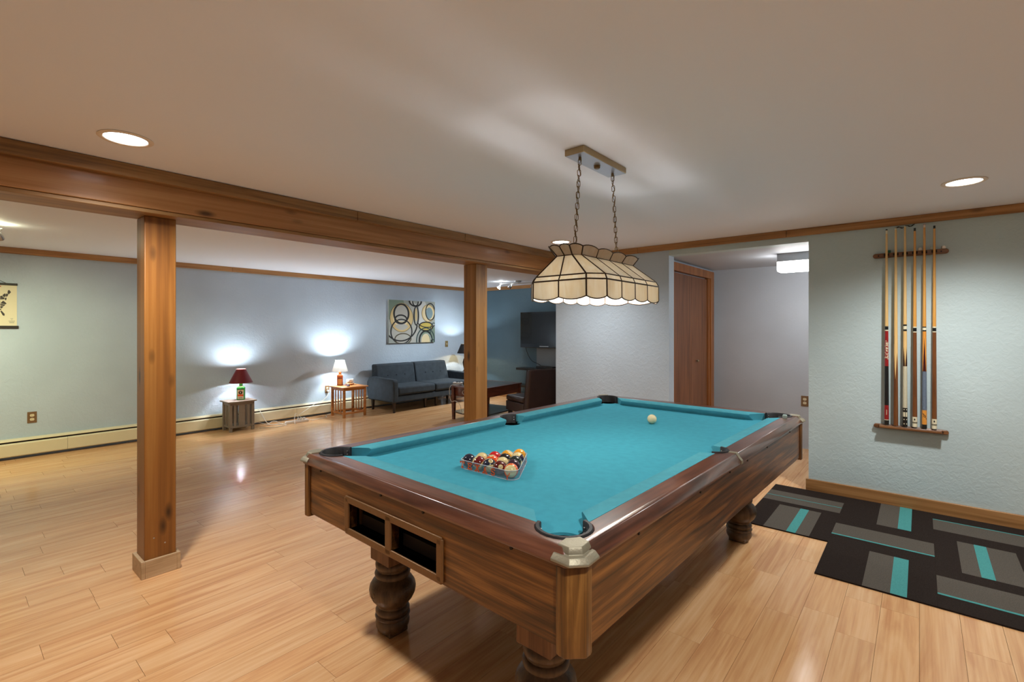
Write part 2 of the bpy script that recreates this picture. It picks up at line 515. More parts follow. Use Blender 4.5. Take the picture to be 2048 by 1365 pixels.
# crown trims: boards butted end to end
def trim(name, boards, m, label):
    t = thing(name, label, 'trim', kind='structure')
    for b in boards: bx(*b).build('board', m, parent=t, bevel=0.003)
    return t
trim('trim_1', [(XL, XL + 0.02, YF, 2.55, 2.093, ZC - 0.001), (XL, XL + 0.02, 2.552, 5.2, 2.093, ZC - 0.001), (XL, XL + 0.02, 5.202, YB, 2.093, ZC - 0.001)], M_PINE, 'pine ceiling trim along the long heater wall')
trim('trim_2', [(XL + 0.02, XE, YB - 0.02, YB, 2.093, ZC - 0.001)], M_PINEX, 'pine ceiling trim along the blue wall')
trim('trim_3', [(XE, -2.2, YO - 0.02, YO, 2.097, ZC - 0.001), (-2.198, -0.86, YO - 0.02, YO, 2.097, ZC - 0.001), (-0.858, XR, YO - 0.02, YO, 2.097, ZC - 0.001)], M_PINEX, 'pine ceiling trim above the passage and cue rack')
trim('baseboard_right', [(OX1 - 0.018, XR, YO - 0.02, YO, 0.0, 0.097)], M_PINEX, 'pine baseboard under the cue rack wall')
trim('baseboard_back', [(XL + 0.08, XE, YB - 0.07, YB - 0.05, 0.0, 0.11)], M_PINEX, 'pine baseboard under the blue wall')

beam = struct('beam', bx(-3.30, -3.065, YF, YO, 1.955, ZC - 0.001), M_BEAM, 'long stained pine beam carrying the ceiling', 'beam', bevel=0.004)
bx(-3.30, -3.068, YF, YO, 1.933, 1.953).build('soffit_board', M_LEDGER, parent=beam, bevel=0.003)
for a, b in ((YF, 1.9), (1.903, 2.95), (2.953, YO)):
    bx(-3.064, -3.02, a, b, 2.089, ZC - 0.002).build('ledger_board', M_LEDGER, parent=beam, bevel=0.004)

M_POST2 = wood('post_wood_golden', (126, 84, 36), (160, 114, 56), (178, 132, 74), 'z', 12, 22, 0.42, 0.9)
def post(name, x0, x1, y0, y1, label, m=M_POST):
    t = thing(name, label, 'post', ((x0 + x1) / 2, (y0 + y1) / 2, 0))
    hx, hy = (x1 - x0) / 2, (y1 - y0) / 2
    bx(-hx, hx, -hy, hy, 0, 1.933).build('shaft', m, parent=t, bevel=0.004)
    q = 0.017; h = 0.092
    for b in ((-hx - q, hx + q, -hy - q, -hy, 0, h), (-hx - q, hx + q, hy, hy + q, 0, h), (-hx - q, -hx, -hy, hy, 0, h), (hx, hx + q, -hy, hy, 0, h)):
        bx(*b).build('plinth_board', M_PLINTH, parent=t, bevel=0.002)
    for (px, pz) in ((0.02, 0.16), (-0.03, 0.2)):
        MB().sphere(0.004, (hx + 0.0005, px, pz), 8, 6, (0.3, 1, 1)).build('nail_head', M_STEEL, parent=t)
    return t
post('post', -3.305, -3.155, 0.708, 0.852, 'orange-brown square pine post with pale plinth, standing alone on the open floor')
t2 = post('post', -3.315, -3.155, 3.222, 3.376, 'golden-brown square pine post rising behind the pool table beside the coffee table', M_POST2)

# ------------------------------------------------------------------ closet door in the passage
door = thing('door_1', 'flush brown bifold closet door in a pine frame, in the passage', 'door', (AX0, 0, 0), kind='structure')
M_DOOR = wood('door_wood', (98, 58, 30), (128, 80, 46), (144, 94, 58), 'z', 20, 16, 0.4)
M_CASE = wood('door_case', (128, 76, 36), (158, 100, 54), (174, 118, 70), 'z', 18, 16, 0.42, 0.3)
for a, b in ((4.86, 5.384), (5.386, 5.905)):
    lf = bx(0.002, 0.030, a, b, 0.01, 1.912).build('door_leaf', M_DOOR, parent=door)
    if a > 5:
        kn = MB().sphere(0.013, (0.052, 5.54, 0.965), 12, 8)
        kn.tube([(0.03, 5.54, 0.965), (0.048, 5.54, 0.965)], 0.006, 8)
        kn.build('knob', M_CAST, parent=lf, smooth=60)
bx(0.002, 0.05, 4.80, 4.855, 0, 1.925).build('jamb', M_CASE, parent=door, bevel=0.002)
bx(0.002, 0.045, 5.912, 5.965, 0, 1.925).build('jamb', M_CASE, parent=door, bevel=0.002)
bx(0.002, 0.06, 5.966, 6.07, 0, 2.012).build('casing', M_CASE, parent=door, bevel=0.003)
bx(0.002, 0.06, 4.745, 5.965, 1.926, 2.012).build('head_casing', M_CASE, parent=door, bevel=0.003)

# ------------------------------------------------------------------ baseboard heater
ht = thing('baseboard_heater', 'long cream enamelled baseboard heater along the plaster wall', 'heater', (XL, 0, 0))
HY0, HY1 = YF + 0.02, 6.2
bx(0.001, 0.012, HY0, HY1, 0.02, 0.205).build('back_plate', M_HEAT, parent=ht)
pr = [(0.012, 0.205), (0.05, 0.2), (0.062, 0.188), (0.062, 0.182), (0.048, 0.193), (0.012, 0.198)]
MB().loft([[(x, y, z) for x, z in pr] for y in (HY0, HY1)]).build('top_cap', M_HEAT, parent=ht)
for a, b in ((HY0, 0.9), (0.902, 3.4), (3.402, HY1)):
    pr = [(0.066, 0.032), (0.07, 0.04), (0.07, 0.152), (0.056, 0.166), (0.052, 0.163), (0.064, 0.15), (0.064, 0.036)]
    MB().loft([[(x, y, z) for x, z in pr] for y in (a, b)]).build('front_panel', M_HEAT, parent=ht)
bx(0.0125, 0.05, HY0, HY1, 0.03, 0.176).build('fin_tube', M_DARK, parent=ht)

# ------------------------------------------------------------------ pool table
TR = D2R(-1.6)
TL = (-1.324, 2.270, 0)
tb = thing('pool_table', 'large pool table with turquoise cloth, walnut cabinet and turned legs', 'pool table', TL, TR)
tb.scale = (1.014, 1.0, 1.0)
ZT, ZB = 0.785, 0.742
HW, HL = 0.723, 1.264
IX, IY = 0.632, 1.167
BXT, BYT = 0.701, 1.247
PCX, PCY, PR = 0.60, 1.145, 0.080
CHM = 0.036
SPX, SPR = 0.60, 0.070
def c2(poly, sx, sy): return [(x * sx, y * sy) for x, y in poly]
def rail_piece(name, top, bot, m):
    # top polygon at ZT, widened polygon below it
    return MB().loft([[(x, y, 0.742) for x, y in bot], [(x, y, 0.754) for x, y in bot], [(x, y, ZT) for x, y in top]]).build(name, m, parent=tb, bevel=0.003, seg=2)
a_in = math.asin((IX - PCX) / PR)
for sx in (1, -1):
    for sy in (1, -1):
        ys = math.sqrt(SPR ** 2 - (IX - SPX) ** 2)
        yc = PCY - math.sqrt(PR ** 2 - (IX - PCX) ** 2)
        a0 = math.atan2(yc - PCY, IX - PCX); a1 = PI / 4
        arcc = arc(PCX, PCY, PR, a0, a1, 8)
        sa = math.atan2(ys, IX - SPX)
        arcs = arc(SPX, 0, SPR, math.asin(0.004 / SPR), sa, 5)
        inner = arcs + arcc
        top = inner + [(BXT - CHM / 2, BYT - CHM / 2), (BXT, BYT - CHM), (BXT, 0.004)]
        bot = inner + [(HW - CHM / 2, HL - CHM / 2), (HW, HL - CHM), (HW, 0.004)]
        rail_piece('side_rail', c2(top, sx, sy), c2(bot, sx, sy), M_RAIL_Y)
for sy in (1, -1):
    xc = PCX - math.sqrt(PR ** 2 - (IY - PCY) ** 2)
    a0 = math.atan2(IY - PCY, xc - PCX); a1 = PI / 4
    arcr = arc(PCX, PCY, PR, a0, a1, 8)
    arcl = [(-x, y) for x, y in reversed(arcr)]
    inner = arcl + arcr
    top = inner + [(BXT - CHM / 2, BYT - CHM / 2), (BXT - CHM, BYT), (-BXT + CHM, BYT), (-BXT + CHM / 2, BYT - CHM / 2)]
    bot = inner + [(HW - CHM / 2, HL - CHM / 2), (HW - CHM, HL), (-HW + CHM, HL), (-HW + CHM / 2, HL - CHM / 2)]
    rail_piece('end_rail', c2(top, 1, sy), c2(bot, 1, sy), M_RAIL_X)
# cushions
def cushion(pts):  # four (back_a, nose_a, nose_b, back_b) plan points
    (ba, na, nb, bb) = pts
    def prof(b, n):
        d = (Vector(n) - Vector(b)); u = (b[0] + d.x * 0.72, b[1] + d.y * 0.72)
        q = (b[0] + d.x * 0.9, b[1] + d.y * 0.9)
        return [(b[0], b[1], ZT - 0.0005), (q[0], q[1], ZT - 0.003), (n[0], n[1], ZT - 0.009), (n[0], n[1], ZT - 0.013), (u[0], u[1], ZB), (b[0], b[1], ZB)]
    ra, rb = prof(ba, na), prof(bb, nb)
    rings = []
    for i in range(9):
        t = i / 8
        rings.append([tuple(Vector(p).lerp(Vector(q), t)) for p, q in zip(ra, rb)])
    MB().loft(rings).build('cushion', mat('cushion_felt', (78, 158, 174), 0.95, var=0.05, vscale=30, spec=0.15), parent=tb, smooth=40)
NX, NY = 0.566, 1.088
for sx in (1, -1):
    for sy in (1, -1):
        yc = PCY - math.sqrt(PR ** 2 - (IX - PCX) ** 2)
        ys = math.sqrt(SPR ** 2 - (IX - SPX) ** 2)
        cushion([(sx * IX, sy * (ys + 0.001)), (sx * NX, sy * (ys + 0.022)), (sx * NX, sy * (yc - 0.066)), (sx * IX, sy * (yc - 0.001))])
for sy in (1, -1):
    xc = PCX - math.sqrt(PR ** 2 - (IY - PCY) ** 2)
    cushion([(-xc + 0.001, sy * IY), (-xc + 0.074, sy * NY), (xc - 0.074, sy * NY), (xc - 0.001, sy * IY)])
# bed cloth with pocket cut-outs
bed = []
for sx, sy in ((1, 1), (-1, 1), (-1, -1), (1, -1)):
    q = arc(PCX, PCY, 0.066, -PI / 2, -PI, 8)          # (PCX, PCY-r) -> (PCX-r, PCY)
    q = c2(q, sx, sy)
    if sx * sy < 0: q = list(reversed(q))
    bed += q
    if (sx, sy) in ((-1, 1), (1, -1)):
        h = arc(SPX, 0, 0.055, PI / 2, 3 * PI / 2, 10)
        h = [(x * sx, y * (1 if sx == -1 else -1) * 1) for x, y in h]
        bed += h
MB().prism(bed, 0.70, ZB).build('bed_cloth', M_FELT, parent=tb)
# pockets: rubber liner with a dark drop
def pocket(cx, cy, r, ang, half):
    t = sub('pocket', tb)
    n = 16
    rings = []
    for i in range(n + 1):
        a = ang - half + 2 * half * i / n
        ca, sa = math.cos(a), math.sin(a)
        ri, ro_ = r - 0.016, r
        rings.append([(cx + ri * ca, cy + ri * sa, 0.66), (cx + (ri + 0.002) * ca, cy + (ri + 0.002) * sa, 0.786), (cx + (ri + 0.005) * ca, cy + (ri + 0.005) * sa, 0.7895),
                      (cx + (ro_ - 0.003) * ca, cy + (ro_ - 0.003) * sa, 0.7895), (cx + (ro_ - 0.0005) * ca, cy + (ro_ - 0.0005) * sa, 0.786), (cx + (ro_ - 0.0005) * ca, cy + (ro_ - 0.0005) * sa, 0.66)])
    MB().loft(rings).build('liner', M_RUBBER, parent=t, smooth=40)
    MB().lathe([(0.001, 0.61), (r - 0.018, 0.61), (r - 0.017, 0.735)], 20, (cx, cy), cap=False).build('pocket_cup', M_VOID, parent=t)
    for s in (-1, 1):
        a = ang + s * (half - 0.16)
        for z in (0.757, 0.772):
            MB().sphere(0.0028, (cx + (r - 0.0165) * math.cos(a), cy + (r - 0.0165) * math.sin(a), z), 6, 5).build('rivet', M_STEEL, parent=t)
for sx in (1, -1):
    for sy in (1, -1):
        pocket(sx * PCX, sy * PCY, PR, math.atan2(sy, sx), D2R(118))
    pocket(sx * SPX, 0, SPR, 0 if sx > 0 else PI, D2R(74))
# corner and side castings
def casting(sx, sy):
    # plan polygons: top plate (narrow at liner), rim lip
    def P(poly, z): return [(x * sx, y * sy, z) for x, y in poly]
    c = MB()
    inn = [(0.647, 1.198), (0.671, 1.174)]
    top = inn + [(0.704, 1.183), (0.708, 1.222), (0.686, 1.246), (0.653, 1.244)]
    stp = inn + [(0.709, 1.181), (0.713, 1.225), (0.689, 1.251), (0.650, 1.249)]
    mid = inn + [(0.721, 1.179), (0.725, 1.229), (0.697, 1.261), (0.648, 1.259)]
    rim = inn + [(0.731, 1.176), (0.735, 1.232), (0.703, 1.270), (0.645, 1.268)]
    c.loft([P(rim, 0.7505), P(rim, 0.757), P(mid, 0.769), P(stp, 0.771), P(stp, 0.776), P(top, 0.7885)])
    c.build('corner_cap', M_CAST, parent=tb, bevel=0.0015)
for sx in (1, -1):
    for sy in (1, -1): casting(sx, sy)
    c = MB()
    pts = [[(SPX + SPR + 0.001, ZT + 0.003), (0.702, ZT + 0.003), (0.711, 0.774), (0.714, 0.769), (0.7255, 0.757), (0.7255, 0.742), (0.716, 0.742), (SPX + SPR + 0.001, ZT - 0.01)]]
    c.loft([[(sx * x, y, z) for x, z in pts[0]] for y in (-0.011, 0.011)])
    c.build('side_cap', M_CAST, parent=tb, bevel=0.001)
# cabinet
AX, AYt = 0.711, 1.248
ZA0, ZA1 = 0.53, 0.7415
for sx in (1, -1):
    bx(min(sx * AX, sx * (AX - 0.03)), max(sx * AX, sx * (AX - 0.03)), -1.185, 1.185, ZA0, ZA1).build('side_panel', M_WALNUT_Y, parent=tb, bevel=0.002)
    for yy in (-0.93, -0.45, 0.45, 0.93, -0.12, 0.12):
        MB().lathe([(0.005, 0), (0.005, 0.004)], 10).build('rail_bolt', M_BLACK, parent=tb, loc=(sx * (AX - 0.001), yy, 0.731), rot=(0, sx * PI / 2, 0))
bx(-0.651, 0.651, AYt - 0.03, AYt, ZA0, ZA1).build('end_panel', M_WALNUT_X, parent=tb, bevel=0.002)
ep = MB()
ya, yb = -AYt, -AYt + 0.03
HX = (-0.331, -0.081, -0.054, 0.197); HZ = (0.553, 0.656)
ep.box(-0.651, 0.651, ya, yb, HZ[1], ZA1).box(-0.651, 0.651, ya, yb, ZA0, HZ[0])
ep.box(-0.651, HX[0], ya, yb, HZ[0], HZ[1]).box(HX[1], HX[2], ya, yb, HZ[0], HZ[1]).box(HX[3], 0.651, ya, yb, HZ[0], HZ[1])
ep.build('end_panel', M_WALNUT_X, parent=tb)
for xx in (-0.56, -0.12, 0.12, 0.5):
    MB().lathe([(0.005, 0), (0.005, 0.004)], 10).build('rail_bolt', M_BLACK, parent=tb, loc=(xx, -AYt + 0.001, 0.731), rot=(PI / 2, 0, 0))
# ball return window: moulded frame and black boxes behind
def rrect(x0, x1, z0, z1, r, n=4):
    P = []
    for cx, cz, a in ((x1 - r, z1 - r, 0), (x0 + r, z1 - r, PI / 2), (x0 + r, z0 + r, PI), (x1 - r, z0 + r, 3 * PI / 2)):
        P += [(cx + r * math.cos(a + PI / 2 * i / n), cz + r * math.sin(a + PI / 2 * i / n)) for i in range(n + 1)]
    return P
br = sub('ball_return', tb)
fr = MB()
def bar(x0, x1, z0, z1): fr.box(x0, x1, -AYt - 0.009, -AYt - 0.0003, z0, z1)
FX0, FX1, FZ0, FZ1 = -0.358, 0.224, 0.5305, 0.679
bar(FX0 + 0.006, FX1 - 0.006, HZ[1] - 0.004, FZ1); bar(FX0 + 0.006, FX1 - 0.006, FZ0, HZ[0] + 0.004)
bar(FX0, HX[0] + 0.004, FZ0 + 0.006, FZ1 - 0.006); bar(HX[1] - 0.004, HX[2] + 0.004, FZ0 + 0.006, FZ1 - 0.006); bar(HX[3] - 0.004, FX1, FZ0 + 0.006, FZ1 - 0.006)
fr.build('return_frame', M_BRONZE, parent=br, bevel=0.004, seg=3)
for a, b in ((HX[0], HX[1]), (HX[2], HX[3])):
    c = MB()
    y0_, y1_ = -AYt + 0.0005, -AYt + 0.22
    o_ = [(a, HZ[0]), (b, HZ[0]), (b, HZ[1]), (a, HZ[1])]
    c.loft([[(x, y0_, z) for x, z in o_], [(x, y1_, z) for x, z in o_]], cap0=False, cap1=True)
    c.build('return_box', M_VOID, parent=br)
bx(HX[0] + 0.002, HX[0] + 0.01, -AYt + 0.04, -AYt + 0.05, HZ[0] + 0.004, HZ[1] - 0.004).build('liner_edge', M_BRONZE, parent=br)
# corner posts of the cabinet
for sx in (1, -1):
    for sy in (1, -1):
        poly = [(0.652, 1.19), (0.717, 1.19), (0.721, 1.20), (0.721, 1.222), (0.684, 1.259), (0.664, 1.259), (0.652, 1.255)]
        MB().prism(c2(poly, sx, sy), 0.515, 0.7415).build('corner_post', M_CORNER, parent=tb, bevel=0.004, seg=2)
bx(-0.66, 0.66, -1.2, 1.2, 0.556, 0.60).build('slate_frame', mat('frame_dark', (46, 32, 22), 0.8), parent=tb)
# legs
LEGP = [(0.066, 0.318), (0.072, 0.312), (0.074, 0.300), (0.072, 0.288), (0.066, 0.282), (0.066, 0.276), (0.073, 0.272), (0.077, 0.262), (0.074, 0.250), (0.067, 0.245),
        (0.070, 0.240), (0.086, 0.228), (0.097, 0.210), (0.100, 0.192), (0.097, 0.172), (0.086, 0.150), (0.070, 0.132), (0.063, 0.124), (0.063, 0.118), (0.069, 0.113), (0.073, 0.104), (0.073, 0.096),
        (0.068, 0.090), (0.068, 0.087), (0.073, 0.084), (0.075, 0.078), (0.072, 0.071), (0.067, 0.068), (0.070, 0.062), (0.073, 0.048), (0.070, 0.032), (0.062, 0.018), (0.058, 0.012)]
for sx in (1, -1):
    for sy in (1, -1):
        lg = MB().lathe(LEGP, 32, (sx * 0.42, sy * 0.99)).build('leg', M_LEGW, parent=tb, smooth=40)
        cx, cy = sx * 0.42, sy * 0.99
        bx(cx - 0.068, cx + 0.068, cy - 0.068, cy + 0.068, 0.319, 0.5295).build('leg_block', wood('block_wood', (70, 42, 22), (112, 72, 42), (136, 94, 58), 'z', 20, 8, 0.45), parent=lg, bevel=0.003)
        bx(cx - 0.047, cx + 0.047, cy - 0.047, cy + 0.047, 0.0, 0.03).build('foot', M_LEGW, parent=lg, bevel=0.004)
        for ang in (-PI / 2, 0, PI / 2, PI):      # round button turned into the bulb
            b = MB()
            for rr in (0.012, 0.022, 0.03):
                b.tube([(rr * math.cos(q * PI / 8), rr * math.sin(q * PI / 8), -0.0015 * (rr / 0.012) ** 2 * 0.9) for q in range(16)], 0.0012, 5, closed=True)
            M = Matrix.Translation((cx + 0.0995 * math.cos(ang), cy + 0.0995 * math.sin(ang), 0.19)) @ Matrix.Rotation(ang, 4, 'Z') @ Matrix.Rotation(PI / 2, 4, 'Y')
            b.xf(M).build('turned_rosette', M_LEGW, parent=lg)

def tw(lx, ly):
    c, s = math.cos(TR), math.sin(TR)
    return (TL[0] + c * lx - s * ly, TL[1] + s * lx + c * ly)

# ------------------------------------------------------------------ balls
BR = 0.0286
def ball_mat(name, rgb, stripe):
    key = 'ball_' + name
    m, nt, b = _new(key)
    L, N = nt.links.new, nt.nodes.new
    b.inputs['Roughness'].default_value = 0.12
    b.inputs['Coat Weight'].default_value = 0.5
    cream, c = (*s2l((226, 208, 150)), 1), (*s2l(rgb), 1)
    tc = N('ShaderNodeTexCoord'); sp = N('ShaderNodeSeparateXYZ')
    L(tc.outputs['Object'], sp.inputs[0])
    # number spot around +X and -X axis; stripe around the Z axis belt
    ax = N('ShaderNodeMath'); ax.operation = 'ABSOLUTE'; L(sp.outputs[0], ax.inputs[0])
    g = N('ShaderNodeMath'); g.operation = 'GREATER_THAN'; g.inputs[1].default_value = BR * math.cos(0.36); L(ax.outputs[0], g.inputs[0])
    mx = N('ShaderNodeMix'); mx.data_type = 'RGBA'
    L(g.outputs[0], mx.inputs[0]); mx.inputs[7].default_value = cream
    if stripe:
        az = N('ShaderNodeMath'); az.operation = 'ABSOLUTE'; L(sp.outputs[2], az.inputs[0])
        l_ = N('ShaderNodeMath'); l_.operation = 'LESS_THAN'; l_.inputs[1].default_value = BR * 0.54; L(az.outputs[0], l_.inputs[0])
        ms = N('ShaderNodeMix'); ms.data_type = 'RGBA'
        L(l_.outputs[0], ms.inputs[0]); ms.inputs[6].default_value = cream; ms.inputs[7].default_value = c
        L(ms.outputs[2], mx.inputs[6])
    else:
        mx.inputs[6].default_value = c
    L(mx.outputs[2], b.inputs['Base Color'])
    return m
BC = {1: (232, 158, 34), 2: (20, 28, 52), 3: (196, 28, 32), 4: (48, 22, 44), 5: (224, 88, 34), 6: (22, 42, 36), 7: (92, 18, 18), 8: (20, 16, 18),
      9: (232, 164, 44), 10: (16, 30, 56), 11: (176, 34, 30), 12: (46, 24, 52), 13: (226, 92, 36), 14: (30, 70, 50), 15: (108, 22, 24)}
CN = {1: 'plain yellow', 2: 'plain dark blue', 3: 'plain red', 4: 'plain dark purple', 5: 'plain orange', 6: 'plain dark green', 7: 'plain maroon', 8: 'plain black',
      9: 'yellow-striped', 10: 'blue-striped', 11: 'red-striped', 12: 'purple-striped', 13: 'orange-striped', 14: 'green-striped', 15: 'maroon-striped'}
WH = {2: 'at the T corner of the rack', 15: 'second from the T corner along the lettered side', 10: 'in the middle of the lettered side of the rack', 7: 'with number spot showing, beside the orange-striped ball', 13: 'at the emblem corner of the rack',
      14: 'showing its cream end, behind the dark blue corner ball', 5: 'near the middle of the rack in front of the red', 11: 'showing its cream end behind the maroon number spot', 4: 'along the clear side next to the orange-striped corner',
      3: 'in the third row of the rack', 8: 'at the centre of the third row', 6: 'along the clear side in the third row', 9: 'in the second row from the apex', 12: 'tucked beside the apex ball of the rack', 1: 'at the apex of the rack'}
# orientation per ball: (stripe axis direction, number-spot direction)  as rotation: local Z -> axis, local X -> spot
OR = {2: ((0, 0, 1), (0.3, 0.9, 0.3)), 15: ((-0.8, -0.2, 0.5), (0.2, 0.9, 0.4)), 10: ((-0.7, 0.4, 0.6), (0.4, -0.2, 0.9)), 7: ((0, 0.5, 0.8), (0.62, -0.5, 0.5)), 13: ((0.45, -0.75, 0.12), (0.5, 0.35, -0.7)),
      14: ((0.2, -0.5, 0.85), (-0.3, 0.6, 0.5)), 5: ((0.9, 0, 0), (0.1, -0.2, 0.95)), 11: ((0.4, -0.5, 0.75), (0.75, -0.1, -0.4)), 4: ((0, 0, 1), (0, 1, 0)), 3: ((0, 0, 1), (0.85, -0.1, 0.45)), 8: ((0, 0, 1), (0.95, -0.2, -0.1)),
      6: ((0, 0, 1), (0.9, 0.3, 0.2)), 9: ((-0.3, -0.5, -0.5), (0.9, -0.3, 0.1)), 12: ((-0.2, -0.3, 0.9), (0.7, 0.6, 0.2)), 1: ((0, 0, 1), (0.5, 0.8, -0.2))}
rows = [[2, 15, 10, 7, 13], [14, 5, 11, 4], [3, 8, 6], [9, 12], [1]]
RX, RY = -1.345, 1.452      # middle of the first row, world
RROT = D2R(1.0)
ball_me = None
number_mat = mat('number_ink', (20, 18, 18), 0.4)
for r, row in enumerate(rows):
    for i, n in enumerate(row):
        lx = (i - (len(row) - 1) / 2) * 2 * BR * 1.004
        ly = r * BR * math.sqrt(3) * 1.004
        x = RX + lx * math.cos(RROT) - ly * math.sin(RROT); y = RY + lx * math.sin(RROT) + ly * math.cos(RROT)
        o = MB().sphere(BR, (0, 0, 0), 32, 20).build('pool_ball', ball_mat(str(n), BC[n], n > 8), smooth=180)
        o.location = (x, y, ZB + BR)
        az, sp = OR[n]
        Z = Vector(az).normalized(); X = Vector(sp); X = (X - Z * X.dot(Z)).normalized(); Y = Z.cross(X)
        o.rotation_euler = Matrix((X, Y, Z)).transposed().to_euler()
        tag(o, f'{CN[n]} pool ball {WH[n]}', 'pool ball', 'racked pool balls')
        for sgn in (1, -1):
            me = text_mesh(str(n), 0.011, 0, 0.0003)
            for v in me.vertices:
                a, b_ = v.co.x / BR, v.co.y / BR
                p = Vector((math.cos(a) * math.cos(b_), sgn * math.sin(a) * math.cos(b_) if sgn > 0 else -math.sin(a) * math.cos(b_), math.sin(b_))) * (BR + 0.0002)
                if sgn < 0: p.x = -p.x
                v.co = p
            mesh_obj('number', me, number_mat, o)
cb = MB().sphere(BR, (0, 0, 0), 32, 20).build('cue_ball', mat('ivory_ball', (236, 222, 178), 0.12, coat=0.5), smooth=180)
cb.location = (-1.265, 2.841, ZB + BR)
tag(cb, 'cream cue ball lying alone towards the far end of the cloth', 'cue ball')

# ------------------------------------------------------------------ clear triangle rack with lettering
rk = thing('ball_rack', 'clear plastic triangle ball rack with orange lettering on the cloth', 'ball rack', (RX, RY, ZB + 0.0005), RROT)
def tri(off):
    # rounded triangle outline around the ball centres
    A, B, C = (-4 * BR * 1.004, 0), (4 * BR * 1.004, 0), (0, 4 * BR * math.sqrt(3) * 1.004)
    r = BR + off; P = []
    for (cx, cy), a0 in ((A, D2R(150)), (B, D2R(270)), (C, D2R(30))):
        P += [(cx + r * math.cos(a0 + D2R(120) * i / 8), cy + r * math.sin(a0 + D2R(120) * i / 8)) for i in range(9)]
    return P
m_clear, nt, b = _new('clear_acrylic')
nt.nodes.remove(b)
tr_ = nt.nodes.new('ShaderNodeBsdfTransparent'); tr_.inputs[0].default_value = (0.96, 0.95, 0.97, 1)
gl_ = nt.nodes.new('ShaderNodeBsdfGlossy'); gl_.inputs['Roughness'].default_value = 0.08
df_ = nt.nodes.new('ShaderNodeBsdfDiffuse'); df_.inputs[0].default_value = (0.9, 0.88, 0.92, 1)
fz = nt.nodes.new('ShaderNodeFresnel'); fz.inputs[0].default_value = 1.49
m0 = nt.nodes.new('ShaderNodeMixShader'); m0.inputs[0].default_value = 0.05
nt.links.new(tr_.outputs[0], m0.inputs[1]); nt.links.new(df_.outputs[0], m0.inputs[2])
mxs = nt.nodes.new('ShaderNodeMixShader'); mxs.inputs[0].default_value = 0.05
nt.links.new(m0.outputs[0], mxs.inputs[1]); nt.links.new(gl_.outputs[0], mxs.inputs[2]); nt.links.new(mxs.outputs[0], nt.nodes['Material Output'].inputs[0])
RH = 0.036
o1, i1 = tri(0.006), tri(0.002)
MB().loft([[(x, y, 0) for x, y in o1], [(x, y, RH) for x, y in o1], [(x, y, RH) for x, y in i1], [(x, y, 0) for x, y in i1], [(x, y, 0) for x, y in o1]], False, False).build('rack_wall', m_clear, parent=rk)
m_edge = mat('acrylic_edge', (226, 222, 226), 0.25)
for z in (0.0011, RH):
    MB().tube([(x, y, z) for x, y in tri(0.004)], 0.0011, 5, closed=True).build('rack_rim', m_edge, parent=rk)
M_ORANGE = mat('orange_print', (232, 92, 34), 0.45)
yf = -(BR + 0.0066)
S = 0.0028
LET = {'T': [(0, .9, 1, .9), (.5, .9, .5, .1), (.28, .1, .72, .1), (.08, .9, .08, .7), (.92, .9, .92, .7)],
       'E': [(.22, .1, .22, .9), (.05, .9, .9, .9), (.22, .5, .7, .5), (.05, .1, .95, .1), (.9, .9, .9, .72), (.93, .1, .93, .3), (.7, .42, .7, .58)],
       'X': [(.15, .1, .85, .9), (.15, .9, .85, .1), (0, .9, .34, .9), (.66, .9, 1, .9), (0, .1, .34, .1), (.66, .1, 1, .1)],
       'A': [(.2, .1, .5, .92), (.8, .1, .5, .92), (.3, .38, .7, .38), (.02, .1, .38, .1), (.62, .1, .98, .1)],
       'S': [(.85, .75, .68, .9), (.68, .9, .32, .9), (.32, .9, .15, .75), (.15, .75, .2, .6), (.2, .6, .78, .42), (.78, .42, .85, .27), (.85, .27, .68, .1), (.68, .1, .32, .1), (.32, .1, .14, .26)]}
def strokes(lst, x0, z0, wd, h, y, t, mb):
    for (a, b_, c, d) in lst:
        p, q = Vector((x0 + a * wd, z0 + b_ * h)), Vector((x0 + c * wd, z0 + d * h))
        u = (q - p).normalized() * t; nn = Vector((-u.y, u.x))
        P = [p - u * .6 - nn, q + u * .6 - nn, q + u * .6 + nn, p - u * .6 + nn]
        mb.loft([[(v.x, y, v.y) for v in P], [(v.x, y - 0.0006, v.y) for v in P]])
for i, ch in enumerate('TEXAS'):
    mb = MB()
    strokes(LET[ch], -0.132 + i * 0.0425, 0.004, 0.024, 0.029, yf, 0.0023, mb)
    mb.build('letter', M_ORANGE, parent=rk)
# longhorn-like emblem: a forked Y on the corner beside the last ball
mb = MB()
strokes([(.5, 0, .5, .45), (.5, .45, .1, .75), (.1, .75, .0, 1), (.5, .45, .9, .75), (.9, .75, 1, 1), (.35, .45, .65, .45), (.42, .2, .58, .2)], 0.112, 0.003, 0.024, 0.027, yf, 0.0016, mb)
mb.build('emblem', M_ORANGE, parent=rk)
# lettering on the clear far side, seen through as red streaks
for k in range(6):
    mb = MB()
    strokes([(.2, .1, .2, .9), (.2, .9, .8, .9), (.2, .5, .7, .5)], -0.1 + k * 0.036, 0.006, 0.014, 0.025, 0, 0.0012, mb)
    a = D2R(120)
    M = Matrix.Translation((2 * BR, 2 * BR * math.sqrt(3), 0)) @ Matrix.Rotation(a, 4, 'Z') @ Matrix.Translation((0, yf, 0))
    mb.xf(M).build('letter', M_ORANGE, parent=rk)

